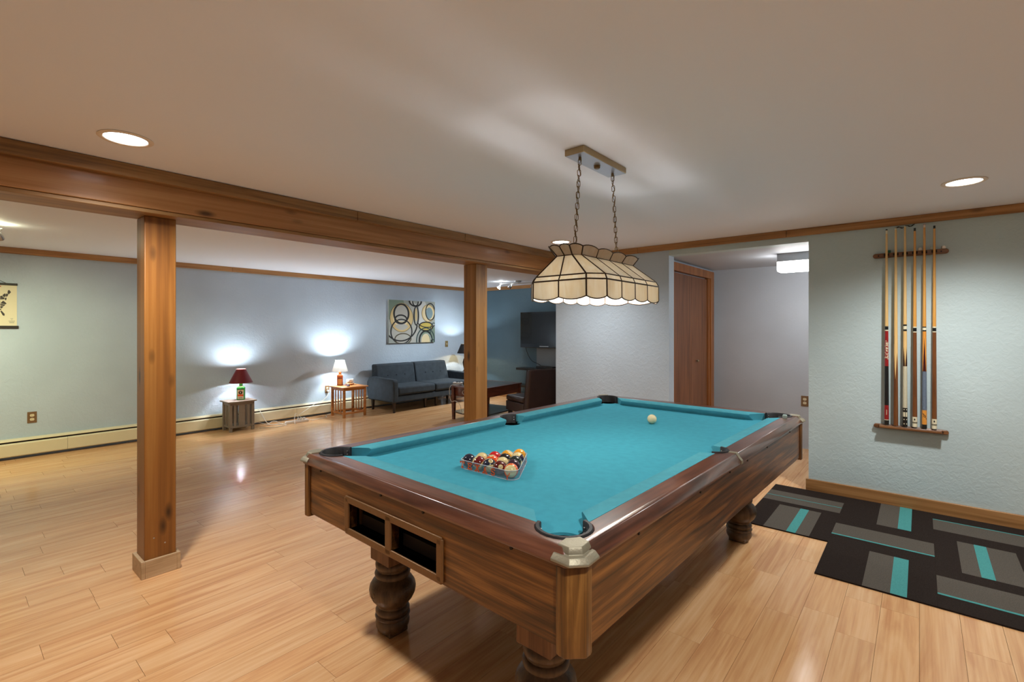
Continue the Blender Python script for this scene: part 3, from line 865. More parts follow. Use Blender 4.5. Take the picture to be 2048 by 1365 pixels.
# chalk on the rail
def chalk(name, loc, rgb, label, rot=0.2, s=0.0115, group=None):
    t = thing(name, label, 'chalk', loc, rot, group)
    bx(-s, s, -s, s, 0, 2 * s * 0.8).build('paper_wrap', mat('wrap_%d' % rgb[0], rgb, 0.5), parent=t, bevel=0.0015)
    MB().lathe([(s * 0.85, 2 * s * 0.8), (s * 0.9, 2 * s * 0.95), (s * 0.6, 2 * s * 0.9), (0.001, 2 * s * 0.86)], 12).build('chalk_face', mat('chalk_%d' % rgb[0], tuple(min(255, int(c * 1.05 + 10)) for c in rgb), 0.95), parent=t)
p = tw(0.668, 1.06)
chalk('chalk_cube', (p[0], p[1], ZT), (176, 196, 190), 'pale chalk cube on the rail near the far corner pocket', 0.3)

# ------------------------------------------------------------------ stained-glass pendant
PX_, PY_ = -1.206, 2.075
pd = thing('pendant_lamp', 'stained-glass billiard lamp of cream panes hung on two chains over the table', 'pendant lamp', (PX_, PY_, 0))
ca = bx(-0.052, 0.052, -0.205, 0.205, ZC - 0.03, ZC - 0.0005).build('canopy', mat('canopy_metal', (168, 148, 112), 0.35, metal=0.55), parent=pd, bevel=0.003)
MB().lathe([(0.001, ZC - 0.046), (0.012, ZC - 0.046), (0.015, ZC - 0.042), (0.015, ZC - 0.033), (0.018, ZC - 0.0302)], 16).build('knob', M_BRASS, parent=ca, smooth=40)
bx(-0.049, 0.049, -0.202, 0.202, ZC - 0.0315, ZC - 0.0301).build('face_plate', mat('canopy_plate', (178, 186, 198), 0.28, metal=0.6), parent=ca)
link_mb = MB()
lk = []
for i in range(18):
    a = 2 * PI * i / 18
    lk.append((0.0075 * math.cos(a), 0, 0.0075 * math.sin(a) + (0.0085 if math.sin(a) > 0 else -0.0085)))
link_mb.tube(lk, 0.0017, 6, closed=True)
link0 = None
ZS = 1.704
for s in (-1, 1):
    ch = sub('chain', pd)
    top = Vector((0, s * 0.155, ZC - 0.034)); bot = Vector((0, s * 0.2, ZS + 0.02))
    if s < 0: bot.y = -0.197
    MB().lathe([(0.007, 0), (0.007, 0.012), (0.0035, 0.02)], 12).build('hook_loop', M_BRASS, parent=ch, loc=(0, top.y, top.z - 0.012), smooth=40)
    d = bot - top; n = int(d.length / 0.0262)
    for i in range(n):
        c = top + d * ((i + 0.8) / (n + 0.3))
        if link0 is None:
            link0 = link_mb.build('link', M_BRASS, parent=ch, smooth=60); o = link0
        else:
            o = link0.copy(); COL.objects.link(o); o.parent = ch
        o.location = c
        tilt = math.atan2(d.y, -d.z)
        o.rotation_euler = (tilt, 0, (PI / 2 if i % 2 else 0) + 0.5 + 0.35 * math.sin(i * 1.7 + s))
    MB().tube([tuple(top + d * t + Vector((0.004 * math.sin(t * 40), 0.004 * math.cos(t * 33), 0))) for t in [k / 60 for k in range(61)]], 0.0014, 5).build('lamp_wire', M_BRASS, parent=ch)
    MB().tube([(0.0, bot.y - 0.012 * math.cos(a), ZS - 0.006 + 0.022 * math.sin(a)) for a in [PI * k / 8 for k in range(9)]], 0.0022, 6).build('shade_loop', M_BRASS, parent=ch)
# outline vertices (plan) for a tier: half width b, straight half length s, end set-back
def plan(b, s, e, f=0.66):
    V = []
    for i in range(5): V.append((b, -s + 2 * s * i / 4))
    V += [(f * b, s + e), (0, s + e), (-f * b, s + e)]
    for i in range(5): V.append((-b, s - 2 * s * i / 4))
    V += [(-f * b, -s - e), (0, -s - e), (f * b, -s - e)]
    return V      # 16
TI = {'crown_top': (plan(0.086, 0.268, 0.055, 0.6), 1.690), 'neck': (plan(0.066, 0.248, 0.034, 0.6), 1.655), 'cone': (plan(0.188, 0.256, 0.060, 0.7), 1.563), 'band': (plan(0.199, 0.262, 0.066, 0.7), 1.540), 'hem': (plan(0.200, 0.262, 0.066, 0.7), 1.468)}
shade = MB()
def tv(n):
    P, z = TI[n]; return [Vector((x, y, z)) for x, y in P]
T = {k: tv(k) for k in TI}
M_GLASS = translucent('cream_glass', (246, 238, 222), 0.40, 0.12, streak=True)
M_GLASS2 = translucent('crown_glass', (222, 206, 188), 0.36, 0.1, streak=True)
M_BANDG = translucent('band_glass', (250, 242, 228), 0.45, 0.08, streak=True)
def scallop(a, b, down, depth, n=6):
    out = []
    for i in range(n + 1):
        t = i / n
        p = a.lerp(b, t); p = p + down * (depth * math.sin(PI * t) ** 0.75); out.append(p)
    return out
panes = []
for i in range(16):
    j = (i + 1) % 16
    # skirt
    a, b_, c, d = T['band'][i], T['band'][j], T['hem'][j], T['hem'][i]
    edge = scallop(d, c, Vector((0, 0, -1)), 0.012)
    panes.append(([a] + edge + [b_], M_GLASS, edge))
    panes.append(([T['cone'][i], T['band'][i], T['band'][j], T['cone'][j]], M_BANDG, None))
    panes.append(([T['neck'][i], T['cone'][i], T['cone'][j], T['neck'][j]], M_GLASS, None))
    up = (T['crown_top'][i] - T['neck'][i]).normalized()
    e2 = scallop(T['crown_top'][i], T['crown_top'][j], up, 0.011)
    panes.append(([T['neck'][i]] + e2 + [T['neck'][j]], M_GLASS2, e2))
for n_, nn in (('neck', 'cone'), ('cone', 'band'), ('band', 'hem'), ('crown_top', 'neck')):
    for i in range(16):
        shade.tube([T[n_][i], T[nn][i]], 0.0036, 6)
for n_ in ('neck', 'cone', 'band'):
    shade.tube(T[n_], 0.0036, 6, closed=True)
for P, m, e in panes:
    if e: shade.tube(e, 0.0026, 6)
sh = shade.build('came_lattice', M_CAME, parent=pd, smooth=60)
for P, m, e in panes:
    nrm = (P[1] - P[0]).cross(P[-1] - P[0]).normalized()
    q = nrm * 0.0011
    MB().loft([[tuple(v - q) for v in P], [tuple(v + q) for v in P]]).build('pane', m, parent=sh)
for s in (-1, 1):
    MB().tube([(0, s * 0.2, 1.70), (0, s * 0.2, 1.655)], 0.004, 8).build('socket_stem', M_BRASS, parent=pd)
MB().box(-0.006, 0.006, -0.262, 0.262, 1.652, 1.657).build('cross_bar', M_BRASS, parent=pd)
for yy in (-0.14, 0.14):
    so = MB().lathe([(0.016, 1.59), (0.017, 1.63), (0.012, 1.652)], 14, (0, yy)).build('socket', M_BRASS, parent=pd, smooth=40)
    MB().sphere(0.03, (0, yy, 1.56), 16, 10).build('bulb', glow('bulb_glow', C_POOL, 30.0), parent=so, smooth=180)
    point_light('pool_bulb_light', (0, yy, 1.515), P_POOL, C_POOL, 0.02, pd)
    point_light('pool_bulb_up', (0, yy, 1.625), P_POOL * 0.5, C_POOL, 0.014, pd)

# ------------------------------------------------------------------ recessed ceiling lights
def recessed(x, y, label, power=P_RECESS):
    t = thing('recessed_light', label, 'ceiling light', (x, y, ZC), 0, 'recessed ceiling lights')
    MB().lathe([(0.078, -0.0005), (0.098, -0.0005), (0.099, -0.003), (0.094, -0.006), (0.080, -0.006), (0.077, -0.003), (0.078, -0.0005)], 36, cap=False).build('trim_ring', mat('ring_white', (226, 214, 198), 0.5), parent=t, smooth=50)
    A = PI * 0.077 ** 2
    MB().lathe([(0.0765, -0.0025), (0.0765, -0.0007)], 36).build('lens', glow('lens_glow', C_RECESS, 6.0), parent=t)
    l = bpy.data.lights.new('downlight', 'SPOT'); l.energy = power; l.color = C_RECESS; l.spot_size = D2R(150); l.spot_blend = 0.95; l.shadow_soft_size = 0.06
    lo = bpy.data.objects.new('downlight', l); COL.objects.link(lo); lo.parent = t; lo.location = (0, 0, -0.064)
recessed(-2.64, 0.527, 'lit recessed ceiling light beside the beam, the larger one near the lone post')
recessed(-2.617, 3.829, 'lit recessed ceiling light showing just above the stained-glass lamp', P_RECESS * 0.6)
recessed(0.189, 3.721, 'lit recessed ceiling light above the cue rack wall')
recessed(0.19, 0.5, 'lit recessed ceiling light over the near end of the room, outside the view', P_RECESS)

# ------------------------------------------------------------------ track lights
def track(loc, rotz, label, col, power, heads):
    t = thing('track_light', label, 'track light', loc, rotz)
    MB().lathe([(0.06, -0.0005), (0.06, -0.018), (0.05, -0.024), (0.001, -0.024)], 24).build('mount', M_STEEL, parent=t, smooth=40)
    MB().tube([(-0.36, 0, -0.045), (0.36, 0, -0.045)], 0.008, 8).build('bar', M_STEEL, parent=t, smooth=60)
    MB().tube([(0, 0, -0.02), (0, 0, -0.045)], 0.007, 8).build('stem', M_STEEL, parent=t)
    for hx, az, lit in heads:
        h = sub('spot_head', t, (hx, 0, -0.06), (D2R(40), 0, az))
        MB().tube([(0, 0, 0.016), (0, 0, -0.015)], 0.004, 6).build('pivot', M_STEEL, parent=h)
        MB().lathe([(0.012, -0.012), (0.02, -0.02), (0.028, -0.05), (0.031, -0.075), (0.029, -0.075), (0.022, -0.04)], 18, cap=False).build('spot_shade', M_STEEL, parent=h, smooth=50)
        MB().lathe([(0.0275, -0.07), (0.012, -0.064), (0.001, -0.062)], 16, cap=False).build('spot_bulb', glow('spot_%d_%d' % (int(col[2] * 100), int(power)), col, 60.0 if lit else 12.0), parent=h)
        if lit:
            l = bpy.data.lights.new('spot_light', 'SPOT'); l.energy = power * 6; l.color = col; l.spot_size = D2R(110); l.spot_blend = 0.9; l.shadow_soft_size = 0.025
            lo = bpy.data.objects.new('spot_light', l); COL.objects.link(lo); lo.parent = h; lo.location = (0, 0, -0.078)
    point_light('track_glow', (heads[0][0], 0, -0.035), power * 0.25, col, 0.015, t)
track((-5.32, 6.47, ZC), D2R(14), 'steel track light with small spot heads in front of the blue wall', C_COOL, P_TRACK, [(-0.33, D2R(150), True), (-0.12, D2R(95), True), (0.3, D2R(60), False)])
track((-5.62, -0.02, ZC), D2R(75), 'steel track light glowing near the hanging map, cut by the picture edge', C_GREEN, P_TRACK * 0.8, [(0.33, D2R(-5), True), (-0.33, D2R(20), True)])

# ------------------------------------------------------------------ passage light
pl = thing('wrap_light', 'glowing white box ceiling light in the passage', 'ceiling light', (-0.62, 5.3, OZ))
bx(-0.43, 0.43, -0.112, 0.112, -0.075, -0.0005).build('housing', mat('housing_grey', (168, 170, 174), 0.5), parent=pl, bevel=0.003)
pr = [(-0.105, -0.076), (-0.11, -0.085), (-0.10, -0.155), (-0.085, -0.165), (0.085, -0.165), (0.10, -0.155), (0.11, -0.085), (0.105, -0.076)]
MB().loft([[(x, y, z) for y, z in pr] for x in (-0.43, 0.43)]).build('diffuser', glow('diffuser_glow', (1.0, 0.98, 0.96), P_ALCOVE / (PI * 0.45), True), parent=pl)

# ------------------------------------------------------------------ carpet tiles
M_RUG = mat('rug_dark', (52, 44, 40), 0.98, bump=0.8, bscale=420, var=0.18, vscale=160, spec=0.1)
M_RUGG = mat('rug_grey', (104, 98, 90), 0.98, bump=0.8, bscale=420, var=0.22, vscale=220, spec=0.1)
M_RUGT = mat('rug_teal', (84, 160, 158), 0.98, bump=0.6, bscale=420, var=0.08, vscale=160, spec=0.1)
TXS = (-0.938, -0.438, 0.066, 0.57); TYS = (3.062, 3.566, 4.08, 4.592)
def carpet(c, r, patch, stripe, label):
    x0, x1, y0, y1 = TXS[c], TXS[c + 1], TYS[r], TYS[r + 1]
    t = thing('carpet_tile', label, 'carpet tile', ((x0 + x1) / 2, (y0 + y1) / 2, 0), 0, 'carpet tiles laid as a stepped mat')
    cx, cy = (x0 + x1) / 2, (y0 + y1) / 2
    bx(x0 - cx + .0002, x1 - cx - .0002, y0 - cy + .0002, y1 - cy - .0002, 0.0005, 0.008).build('pile', M_RUG, parent=t)
    a = patch; bx(a[0] - cx, a[1] - cx, a[2] - cy, a[3] - cy, 0.0075, 0.0086).build('grey_block', M_RUGG, parent=t)
    a = stripe; bx(a[0] - cx, a[1] - cx, a[2] - cy, a[3] - cy, 0.0076, 0.0092).build('teal_stripe', M_RUGT, parent=t)
E_ = 0.001
def hx_(c): return TXS[c] + E_, TXS[c + 1] - E_
def vy_(r): return TYS[r] + E_, TYS[r + 1] - E_
carpet(0, 2, (*hx_(0), 4.155, 4.415), (*hx_(0), 4.279, 4.289), 'carpet tile with a grey block split by a hairline teal stripe, nearest the passage')
carpet(0, 1, (-0.805, -0.54, *vy_(1)), (-0.669, -0.616, *vy_(1)), 'carpet tile beside the turned table leg, with a lone teal stripe across grey')
carpet(1, 2, (-0.225, -0.044, *vy_(2)), (-0.113, -0.044, *vy_(2)), 'carpet tile against the baseboard with a broad teal bar at its grey block edge')
carpet(1, 1, (*hx_(1), 3.716, 3.94), (*hx_(1), 3.714, 3.732), 'carpet tile at the centre of the mat, long grey bar with thin teal edge')
carpet(1, 0, (-0.229, -0.049, *vy_(0)), (-0.115, -0.049, *vy_(0)), 'carpet tile forming the step in the mat outline, wide teal bar on grey')
carpet(2, 2, (*hx_(2), 4.225, 4.452), (*hx_(2), 4.440, 4.452), 'carpet tile along the baseboard under the cue rack, grey bar with thin teal edge')
carpet(2, 1, (0.174, 0.43, *vy_(1)), (0.250, 0.305, *vy_(1)), 'carpet tile in the middle row by the picture edge, teal bar within a grey block')
carpet(2, 0, (*hx_(2), 3.212, 3.45), (*hx_(2), 3.208, 3.226), 'carpet tile in the front row by the picture edge, grey bar with thin teal edge')
# ------------------------------------------------------------------ cue holder, shelf and cues
M_HOLD = wood('holder_wood', (74, 44, 22), (116, 74, 42), (140, 96, 58), 'x', 24, 10, 0.35, coat=0.2)
def stadium(x0, x1, z0, z1):
    r = (z1 - z0) / 2; zc = (z0 + z1) / 2
    return [(x1 - r + r * math.cos(a), zc + r * math.sin(a)) for a in [-PI / 2 + PI * i / 10 for i in range(11)]] + [(x0 + r + r * math.cos(a), zc + r * math.sin(a)) for a in [PI / 2 + PI * i / 10 for i in range(11)]]
CX = [-0.191, -0.137, -0.084, -0.029, 0.024, 0.078]
CYW = YO - 0.045
hd = thing('cue_holder', 'slotted brown wooden cue holder rail screwed high on the wall', 'cue rack', (0, YO, 0))
P = stadium(-0.275, 0.156, 1.862, 1.897)
MB().loft([[(x, 0, z) for x, z in P], [(x, -0.024, z) for x, z in P]]).build('rail', M_HOLD, parent=hd, bevel=0.004)
for x in CX:
    c = MB()
    pts = arc(0, 0, 0.016, D2R(200), D2R(-20), 10)
    MB().loft([[(x + r_ * math.cos(a), -0.045 - r_ * math.sin(a) * -1, z) for r_, z in ((0.0115, 1.872), (0.0115, 1.888), (0.0155, 1.888), (0.0155, 1.872))] for a in [D2R(-40) + D2R(260) * i / 12 for i in range(13)]]).build('clip', M_BLACK, parent=hd, smooth=40)
for x in (-0.24, 0.115):
    MB().lathe([(0.005, 0), (0.005, 0.003)], 10).build('screw', M_BLACK, parent=hd, loc=(x, -0.024, 1.879), rot=(PI / 2, 0, 0))
sf = thing('cue_shelf', 'narrow rounded brown wooden ledge under the cue butts', 'cue rack', (0, YO, 0))
P = stadium(-0.270, 0.156, 0.578, 0.609)
MB().loft([[(x, 0, z) for x, z in P], [(x, -0.028, z) for x, z in P]]).build('back_rail', M_HOLD, parent=sf, bevel=0.004)
bx(-0.235, 0.12, -0.068, -0.0275, 0.585, 0.607).build('ledge', M_HOLD, parent=sf, bevel=0.006, seg=3)
for x in (-0.235, 0.123):
    MB().lathe([(0.005, 0), (0.005, 0.003)], 10).build('screw', M_BLACK, parent=sf, loc=(x, -0.028, 0.5935), rot=(PI / 2, 0, 0))

def cwood(n, d, b, l): return wood(n, d, b, l, 'z', 60, 20, 0.28, coat=0.4)
M_MAPLE = cwood('maple_shaft', (214, 172, 104), (228, 190, 124), (236, 204, 146))
M_GOLD = cwood('amber_shaft', (198, 138, 60), (216, 158, 78), (226, 174, 96))
M_BROWN = cwood('brown_butt', (86, 48, 22), (112, 66, 32), (130, 80, 42))
M_ORW = cwood('orange_maple', (206, 130, 46), (222, 148, 60), (232, 166, 80))
K = lambda n, c, r=0.3: mat(n, c, r, coat=0.4)
M_CBLK, M_CRED, M_CWHT, M_CGRY = K('cue_black', (22, 22, 22)), K('cue_red', (146, 26, 28)), K('cue_white', (226, 220, 190)), K('cue_grey', (120, 116, 96))
M_WRAPW = mat('wrap_white', (206, 200, 172), 0.85, bump=0.5, bscale=300)
M_WRAPB = mat('wrap_blue', (104, 118, 136), 0.8, bump=0.5, bscale=300)
M_DKW, M_DKR = K('point_dark', (58, 30, 14)), K('point_red', (64, 14, 10))
CUES = []
def cue(i, ytop, ybot, ztop, segs, label, extra=None):
    t = thing('pool_cue', label, 'pool cue', (CX[i], CYW, 0), 0, 'pool cues in the wall rack')
    zb = 0.611
    Z = lambda y: ztop + (y - ytop) / (ybot - ytop) * (zb - ztop)
    R = lambda z: 0.0062 + (0.0148 - 0.0062) * ((ztop - z) / (ztop - zb)) ** 0.9
    for (n, m, y0, y1) in segs:
        z0, z1 = Z(y1), Z(y0)
        k = 8 if z1 - z0 > 0.2 else 2
        pf = [(R(z0 + (z1 - z0) * j / k), z0 + (z1 - z0) * j / k) for j in range(k + 1)]
        MB().lathe(pf, 18).build(n, m, parent=t, smooth=50)
    if extra: extra(t, Z, R)
    return t
def patch(t, R, z0, z1, a_c, w0, w1, m, name='inlay_point', n=6, k=10, lift=0.0003):
    """strip on the cue surface from z0 (angular half width w0) up to z1 (w1)"""
    rings = []
    for j in range(k + 1):
        z = z0 + (z1 - z0) * j / k; wv = w0 + (w1 - w0) * j / k; r = R(z) + lift
        rings.append([(r * math.cos(a_c + wv * (2 * q / n - 1)), r * math.sin(a_c + wv * (2 * q / n - 1)), z) for q in range(n + 1)])
    MB().loft(rings, False, False, closed=False).build(name, m, parent=t, smooth=60)
CAMA = math.atan2(-CYW, -0.0)     # -90 deg: towards the room
def ring_text(t, R, s, size, zc, m, a_c, shear=0.2, offset=0.0004, spacing=1.0):
    me = text_mesh(s, size, 0, offset, shear, spacing)
    for v in me.vertices:
        u, w_ = v.co.x, v.co.y            # u runs up the cue, w_ around it
        z = zc + u; r = R(z) + 0.0006; a = a_c - w_ / r
        v.co = (r * math.cos(a), r * math.sin(a), z)
    mesh_obj('lettering', me, m, t)
AF = D2R(-88)
def e1(t, Z, R):
    ring_text(t, R, 'Budweiser', 0.033, Z(770), M_CWHT, AF, 0.35, 0.0005)
    ring_text(t, R, 'Budweiser', 0.009, Z(1108), M_CWHT, AF, 0.2, 0.0002)
cue(0, 105, 1178, 2.072, [('tip', M_CBLK, 105, 112), ('ferrule', M_CWHT, 112, 130), ('shaft', M_MAPLE, 130, 636), ('joint_ring', M_CGRY, 636, 640), ('joint_collar', M_CBLK, 640, 657), ('joint_ring', M_CWHT, 657, 663),
     ('forearm', M_CRED, 663, 856), ('grip', M_CBLK, 856, 1070), ('butt_sleeve', M_CRED, 1070, 1149), ('butt_ring', M_CWHT, 1149, 1152), ('bumper', M_CBLK, 1152, 1178)],
    'red and black pool cue with white script lettering', e1)
def e2(t, Z, R):
    for k in range(4):
        a = D2R(-52 + 90 * k)
        patch(t, R, Z(930), Z(782), a, D2R(45), 0.01, M_BROWN)
    patch(t, R, Z(735), Z(690), D2R(-150), 0.25, 0.25, K('faded_mark', (168, 150, 84)), 'faded_logo')
cue(1, 97, 1184, 2.076, [('tip', M_CGRY, 97, 100), ('ferrule', M_CWHT, 100, 108), ('shaft', M_MAPLE, 108, 930), ('butt', M_BROWN, 930, 1184)], 'one-piece pool cue with long pale shaft and plain brown butt', e2)
def e3(t, Z, R):
    for k in range(4): patch(t, R, Z(857), Z(752), D2R(-122 + 76 * k), D2R(36), 0.01, M_DKW)
    for (y0, y1) in ((1118, 1150),):
        for k in range(6): patch(t, R, Z(1133), Z(1108), D2R(-110 + 60 * k), D2R(23), D2R(23), M_CWHT, 'ivory_inlay')
    for y in (1094, 1148, 1172):
        for k in range(6): patch(t, R, Z(y + 3), Z(y - 3), D2R(-110 + 60 * k), D2R(11), D2R(11), M_CWHT, 'ivory_dot')
cue(2, 90, 1188, 2.08, [('tip', M_CWHT, 90, 97), ('shaft', M_MAPLE, 97, 628), ('joint_ring', M_CBLK, 628, 637), ('joint_collar', M_CWHT, 637, 655), ('joint_ring', M_CBLK, 655, 665), ('forearm', M_MAPLE, 665, 857),
     ('wrap', M_WRAPW, 857, 1085), ('butt_sleeve', M_CBLK, 1085, 1188)], 'pool cue with a white wrapped grip and black inlaid butt', e3)
def e4(yc):
    def f(t, Z, R): patch(t, R, Z(yc + 5), Z(yc - 5), D2R(-92), D2R(14), D2R(14), M_CBLK, 'dot_inlay')
    return f
cue(3, 99, 1192, 2.06, [('tip', M_CBLK, 99, 116), ('shaft', M_GOLD, 116, 640), ('joint_ring', M_CWHT, 640, 646), ('joint_collar', M_CBLK, 646, 666), ('joint_ring', M_CWHT, 666, 671), ('butt', M_BROWN, 671, 1133),
     ('butt_sleeve', M_CWHT, 1133, 1160), ('butt_ring', M_CGRY, 1160, 1169), ('butt_cap', M_CWHT, 1169, 1188), ('bumper', M_CBLK, 1188, 1192)], 'amber and brown pool cue with cream butt, between the white-wrapped and blue-wrapped cues', e4(1147))
def e5(t, Z, R):
    for k in range(4): patch(t, R, Z(886), Z(700), D2R(-88 + 90 * k), D2R(40), 0.01, M_DKR)
    ring_text(t, R, 'Jof', 0.03, Z(1133), M_CBLK, D2R(-90), 0.4, 0.0003)
cue(4, 80, 1199, 2.08, [('tip', K('tip_blue', (150, 130, 140)), 80, 84), ('ferrule', K('ferrule_pink', (230, 208, 190)), 84, 98), ('shaft', M_GOLD, 98, 641), ('joint_ring', M_CBLK, 641, 647), ('joint_collar', M_CWHT, 647, 660), ('joint_ring', M_CBLK, 660, 667),
     ('forearm', M_ORW, 667, 886), ('wrap', M_WRAPB, 886, 1098), ('butt_sleeve', M_ORW, 1098, 1176), ('bumper', M_CBLK, 1176, 1199)], 'orange pool cue with a blue-grey wrapped grip', e5)
cue(5, 88, 1203, 2.062, [('tip', M_CBLK, 88, 104), ('shaft', M_GOLD, 104, 640), ('joint_ring', M_CWHT, 640, 647), ('joint_collar', M_CBLK, 647, 666), ('joint_ring', M_CWHT, 666, 671), ('butt', M_BROWN, 671, 1145),
     ('butt_sleeve', M_CWHT, 1145, 1172), ('butt_ring', M_CGRY, 1172, 1181), ('butt_cap', M_CWHT, 1181, 1199), ('bumper', M_CBLK, 1199, 1203)], 'amber and brown pool cue with cream butt, last in the rack beside the blue-wrapped cue', e4(1158))
chalk('chalk_cube', (-0.178, YO - 0.012, 1.8972), (26, 92, 72), 'green chalk cube standing on the cue holder', 0.1, 0.0105)
chalk('chalk_cube', (0.0, YO - 0.012, 1.8972), (228, 222, 208), 'white chalk cube on the cue holder between two amber cues', 0.15, 0.0105)
chalk('chalk_cube', (0.066, YO - 0.012, 1.8972), (205, 210, 196), 'pale chalk cube half hidden behind the last cue on the holder', 0.0, 0.0105)
chalk('chalk_cube', (0.127, YO - 0.012, 1.8972), (236, 230, 220), 'white chalk cube on the free end of the cue holder', 0.3, 0.0105)
wv = []
for i in range(30):
    t_ = i / 29
    wv.append((-0.135 + 0.105 * t_, YO - 0.006 - 0.003 * math.sin(9 * t_), 2.078 + 0.011 * t_ + 0.006 * math.sin(t_ * 14)))
o = MB().tube(wv, [0.0015 + 0.0022 * abs(math.sin(i * 0.55)) for i in range(30)], 6).build('bent_wire', M_BLACK)
tag(o, 'twisted scrap of dark wire on the wall above the cues', 'wire')

# ------------------------------------------------------------------ outlets and switch
def outlet(loc, rotz, label, plug=False, sw=False):
    t = thing('light_switch' if sw else 'wall_outlet', label, 'switch' if sw else 'outlet', loc, rotz)
    # local: plate in XZ, facing -Y
    bx(-0.036, 0.036, -0.006, -0.0005, -0.058, 0.058).build('cover_plate', M_TAUPE if not sw else mat('brass_plate', (176, 152, 104), 0.35, metal=0.5), parent=t, bevel=0.003)
    if sw:
        bx(-0.008, 0.008, -0.014, -0.006, -0.018, 0.018).build('toggle', M_IVORY, parent=t, bevel=0.002)
    else:
        for z in (0.021, -0.021):
            s_ = MB(); P = [(0.017 * math.cos(a), max(-0.013, min(0.013, 0.017 * math.sin(a))) + z) for a in [2 * PI * i / 24 for i in range(24)]]
            s_.loft([[(x, -0.006, zz) for x, zz in P], [(x, -0.0085, zz) for x, zz in P]])
            so = s_.build('socket', M_IVORY, parent=t)
            for x in (-0.006, 0.006): bx(x - 0.0012, x + 0.0012, -0.0088, -0.0084, z - 0.002, z + 0.006).build('slot', M_BLACK, parent=so)
        MB().lathe([(0.003, 0), (0.003, 0.002)], 8).build('screw', M_STEEL, parent=t, loc=(0, -0.006, 0), rot=(PI / 2, 0, 0))
    if plug:
        bx(-0.014, 0.014, -0.035, -0.0088, -0.034, -0.008).build('plug', M_WHITE, parent=t, bevel=0.004)
WL = PI / 2        # a plate on the left wall faces +X
outlet((XL, 0.633, 0.404), WL, 'brown outlet plate with ivory sockets under the hanging map')
outlet((XL, 3.917, 0.382), WL, 'brown outlet plate with a white plug beside the honey side table', plug=True)
outlet((-0.974, AY, 0.527), 0, 'brown outlet plate low on the passage wall')
outlet((XL, 6.411, 1.03), WL, 'brass light switch plate between the abstract canvas and the far post', sw=True)
o = MB().lathe([(0.003, 0), (0.003, 0.012), (0.006, 0.014), (0.001, 0.016)], 8).build('nail', M_STEEL, loc=(-1.354, AY, 1.654), rot=(PI / 2, 0, 0))
tag(o, 'small bare nail in the passage wall', 'nail')

# ------------------------------------------------------------------ hanging map
mp_ = thing('hanging_map', 'cream scroll map with dark states hung from a cord by black battens', 'map', (XL, 0, 0))
MY0, MY1, MZ0, MZ1 = -0.30, 0.522, 1.352, 1.775
bx(0.004, 0.006, MY0, MY1, MZ0, MZ1).build('paper', mat('map_paper', (226, 218, 186), 0.7), parent=mp_)
for z0, z1, e in ((MZ1 - 0.006, MZ1 + 0.016, 0.0), (MZ0 - 0.022, MZ0 + 0.006, 0.008)):
    bx(0.002, 0.016, MY0 - 0.004 - e, MY1 + 0.004 + e, z0, z1).build('batten', mat('batten_black', (34, 28, 20), 0.5), parent=mp_, bevel=0.002)
MB().tube([(0.008, MY0 + 0.08, MZ1 + 0.016), (0.008, (MY0 + MY1) / 2, MZ1 + 0.2), (0.008, MY1 - 0.08, MZ1 + 0.016)], 0.0022, 6).build('hanging_cord', M_BLACK, parent=mp_)
M_INK = mat('map_ink', (70, 66, 62), 0.8)
def mpt(px, py):   # zoomed photo px -> (Y, Z) on the poster
    return 0.403 + px / 11.37 / 36 * 0.127, 1.785 - (py - 265) / 11.37 / 87 * 0.442
def inkpoly(pts, nm='state'):
    Q = [mpt(*p_) for p_ in pts]
    MB().loft([[(0.006, y, z) for y, z in Q], [(0.0066, y, z) for y, z in Q]]).build(nm, M_INK, parent=mp_)
inkpoly([(180, 415), (210, 408), (250, 455), (215, 490), (190, 510), (168, 470)])
inkpoly([(62, 520), (110, 488), (128, 505), (130, 555), (100, 570), (60, 560)])
inkpoly([(132, 500), (165, 485), (186, 515), (160, 560), (134, 560)])
inkpoly([(10, 550), (52, 540), (60, 575), (100, 578), (98, 620), (20, 630)])
inkpoly([(-60, 560), (5, 552), (15, 630), (-60, 640)])
inkpoly([(105, 590), (150, 580), (140, 640), (110, 640)])
inkpoly([(30, 690), (70, 655), (110, 680), (150, 720), (120, 735), (10, 720)])
inkpoly([(10, 730), (120, 742), (90, 775), (10, 765)])
inkpoly([(10, 775), (80, 782), (40, 830), (5, 815)])
inkpoly([(-70, 650), (0, 650), (5, 760), (-70, 760)])
inkpoly([(-70, 770), (0, 772), (2, 860), (-70, 850)])
inkpoly([(5, 835), (28, 840), (22, 872), (2, 868)])
inkpoly([(10, 885), (35, 880), (105, 955), (98, 1000), (60, 985), (12, 905)])
for a in range(-5, 0):
    for b_ in range(3): inkpoly([(a * 130 - 60, 480 + b_ * 130), (a * 130 + 60, 480 + b_ * 130), (a * 130 + 60, 600 + b_ * 130), (a * 130 - 60, 600 + b_ * 130)])
Q = [mpt(-15, 320), mpt(20, 320), mpt(25, 342), mpt(-15, 345)]
MB().loft([[(0.006, y, z) for y, z in Q], [(0.0066, y, z) for y, z in Q]]).build('red_heading', mat('map_red', (190, 70, 50), 0.7), parent=mp_)
for i, (yy, wd) in enumerate(((1060, 60), (1085, 20), (1115, 150), (1135, 120), (1155, 110))):
    inkg = mat('map_grey', (150, 146, 128), 0.8)
    Q = [mpt(265 - wd / 2, yy - 5), mpt(265 + wd / 2, yy - 5), mpt(265 + wd / 2, yy + 4), mpt(265 - wd / 2, yy + 4)]
    MB().loft([[(0.006, y, z) for y, z in Q], [(0.0066, y, z) for y, z in Q]]).build('caption_line', inkg, parent=mp_)

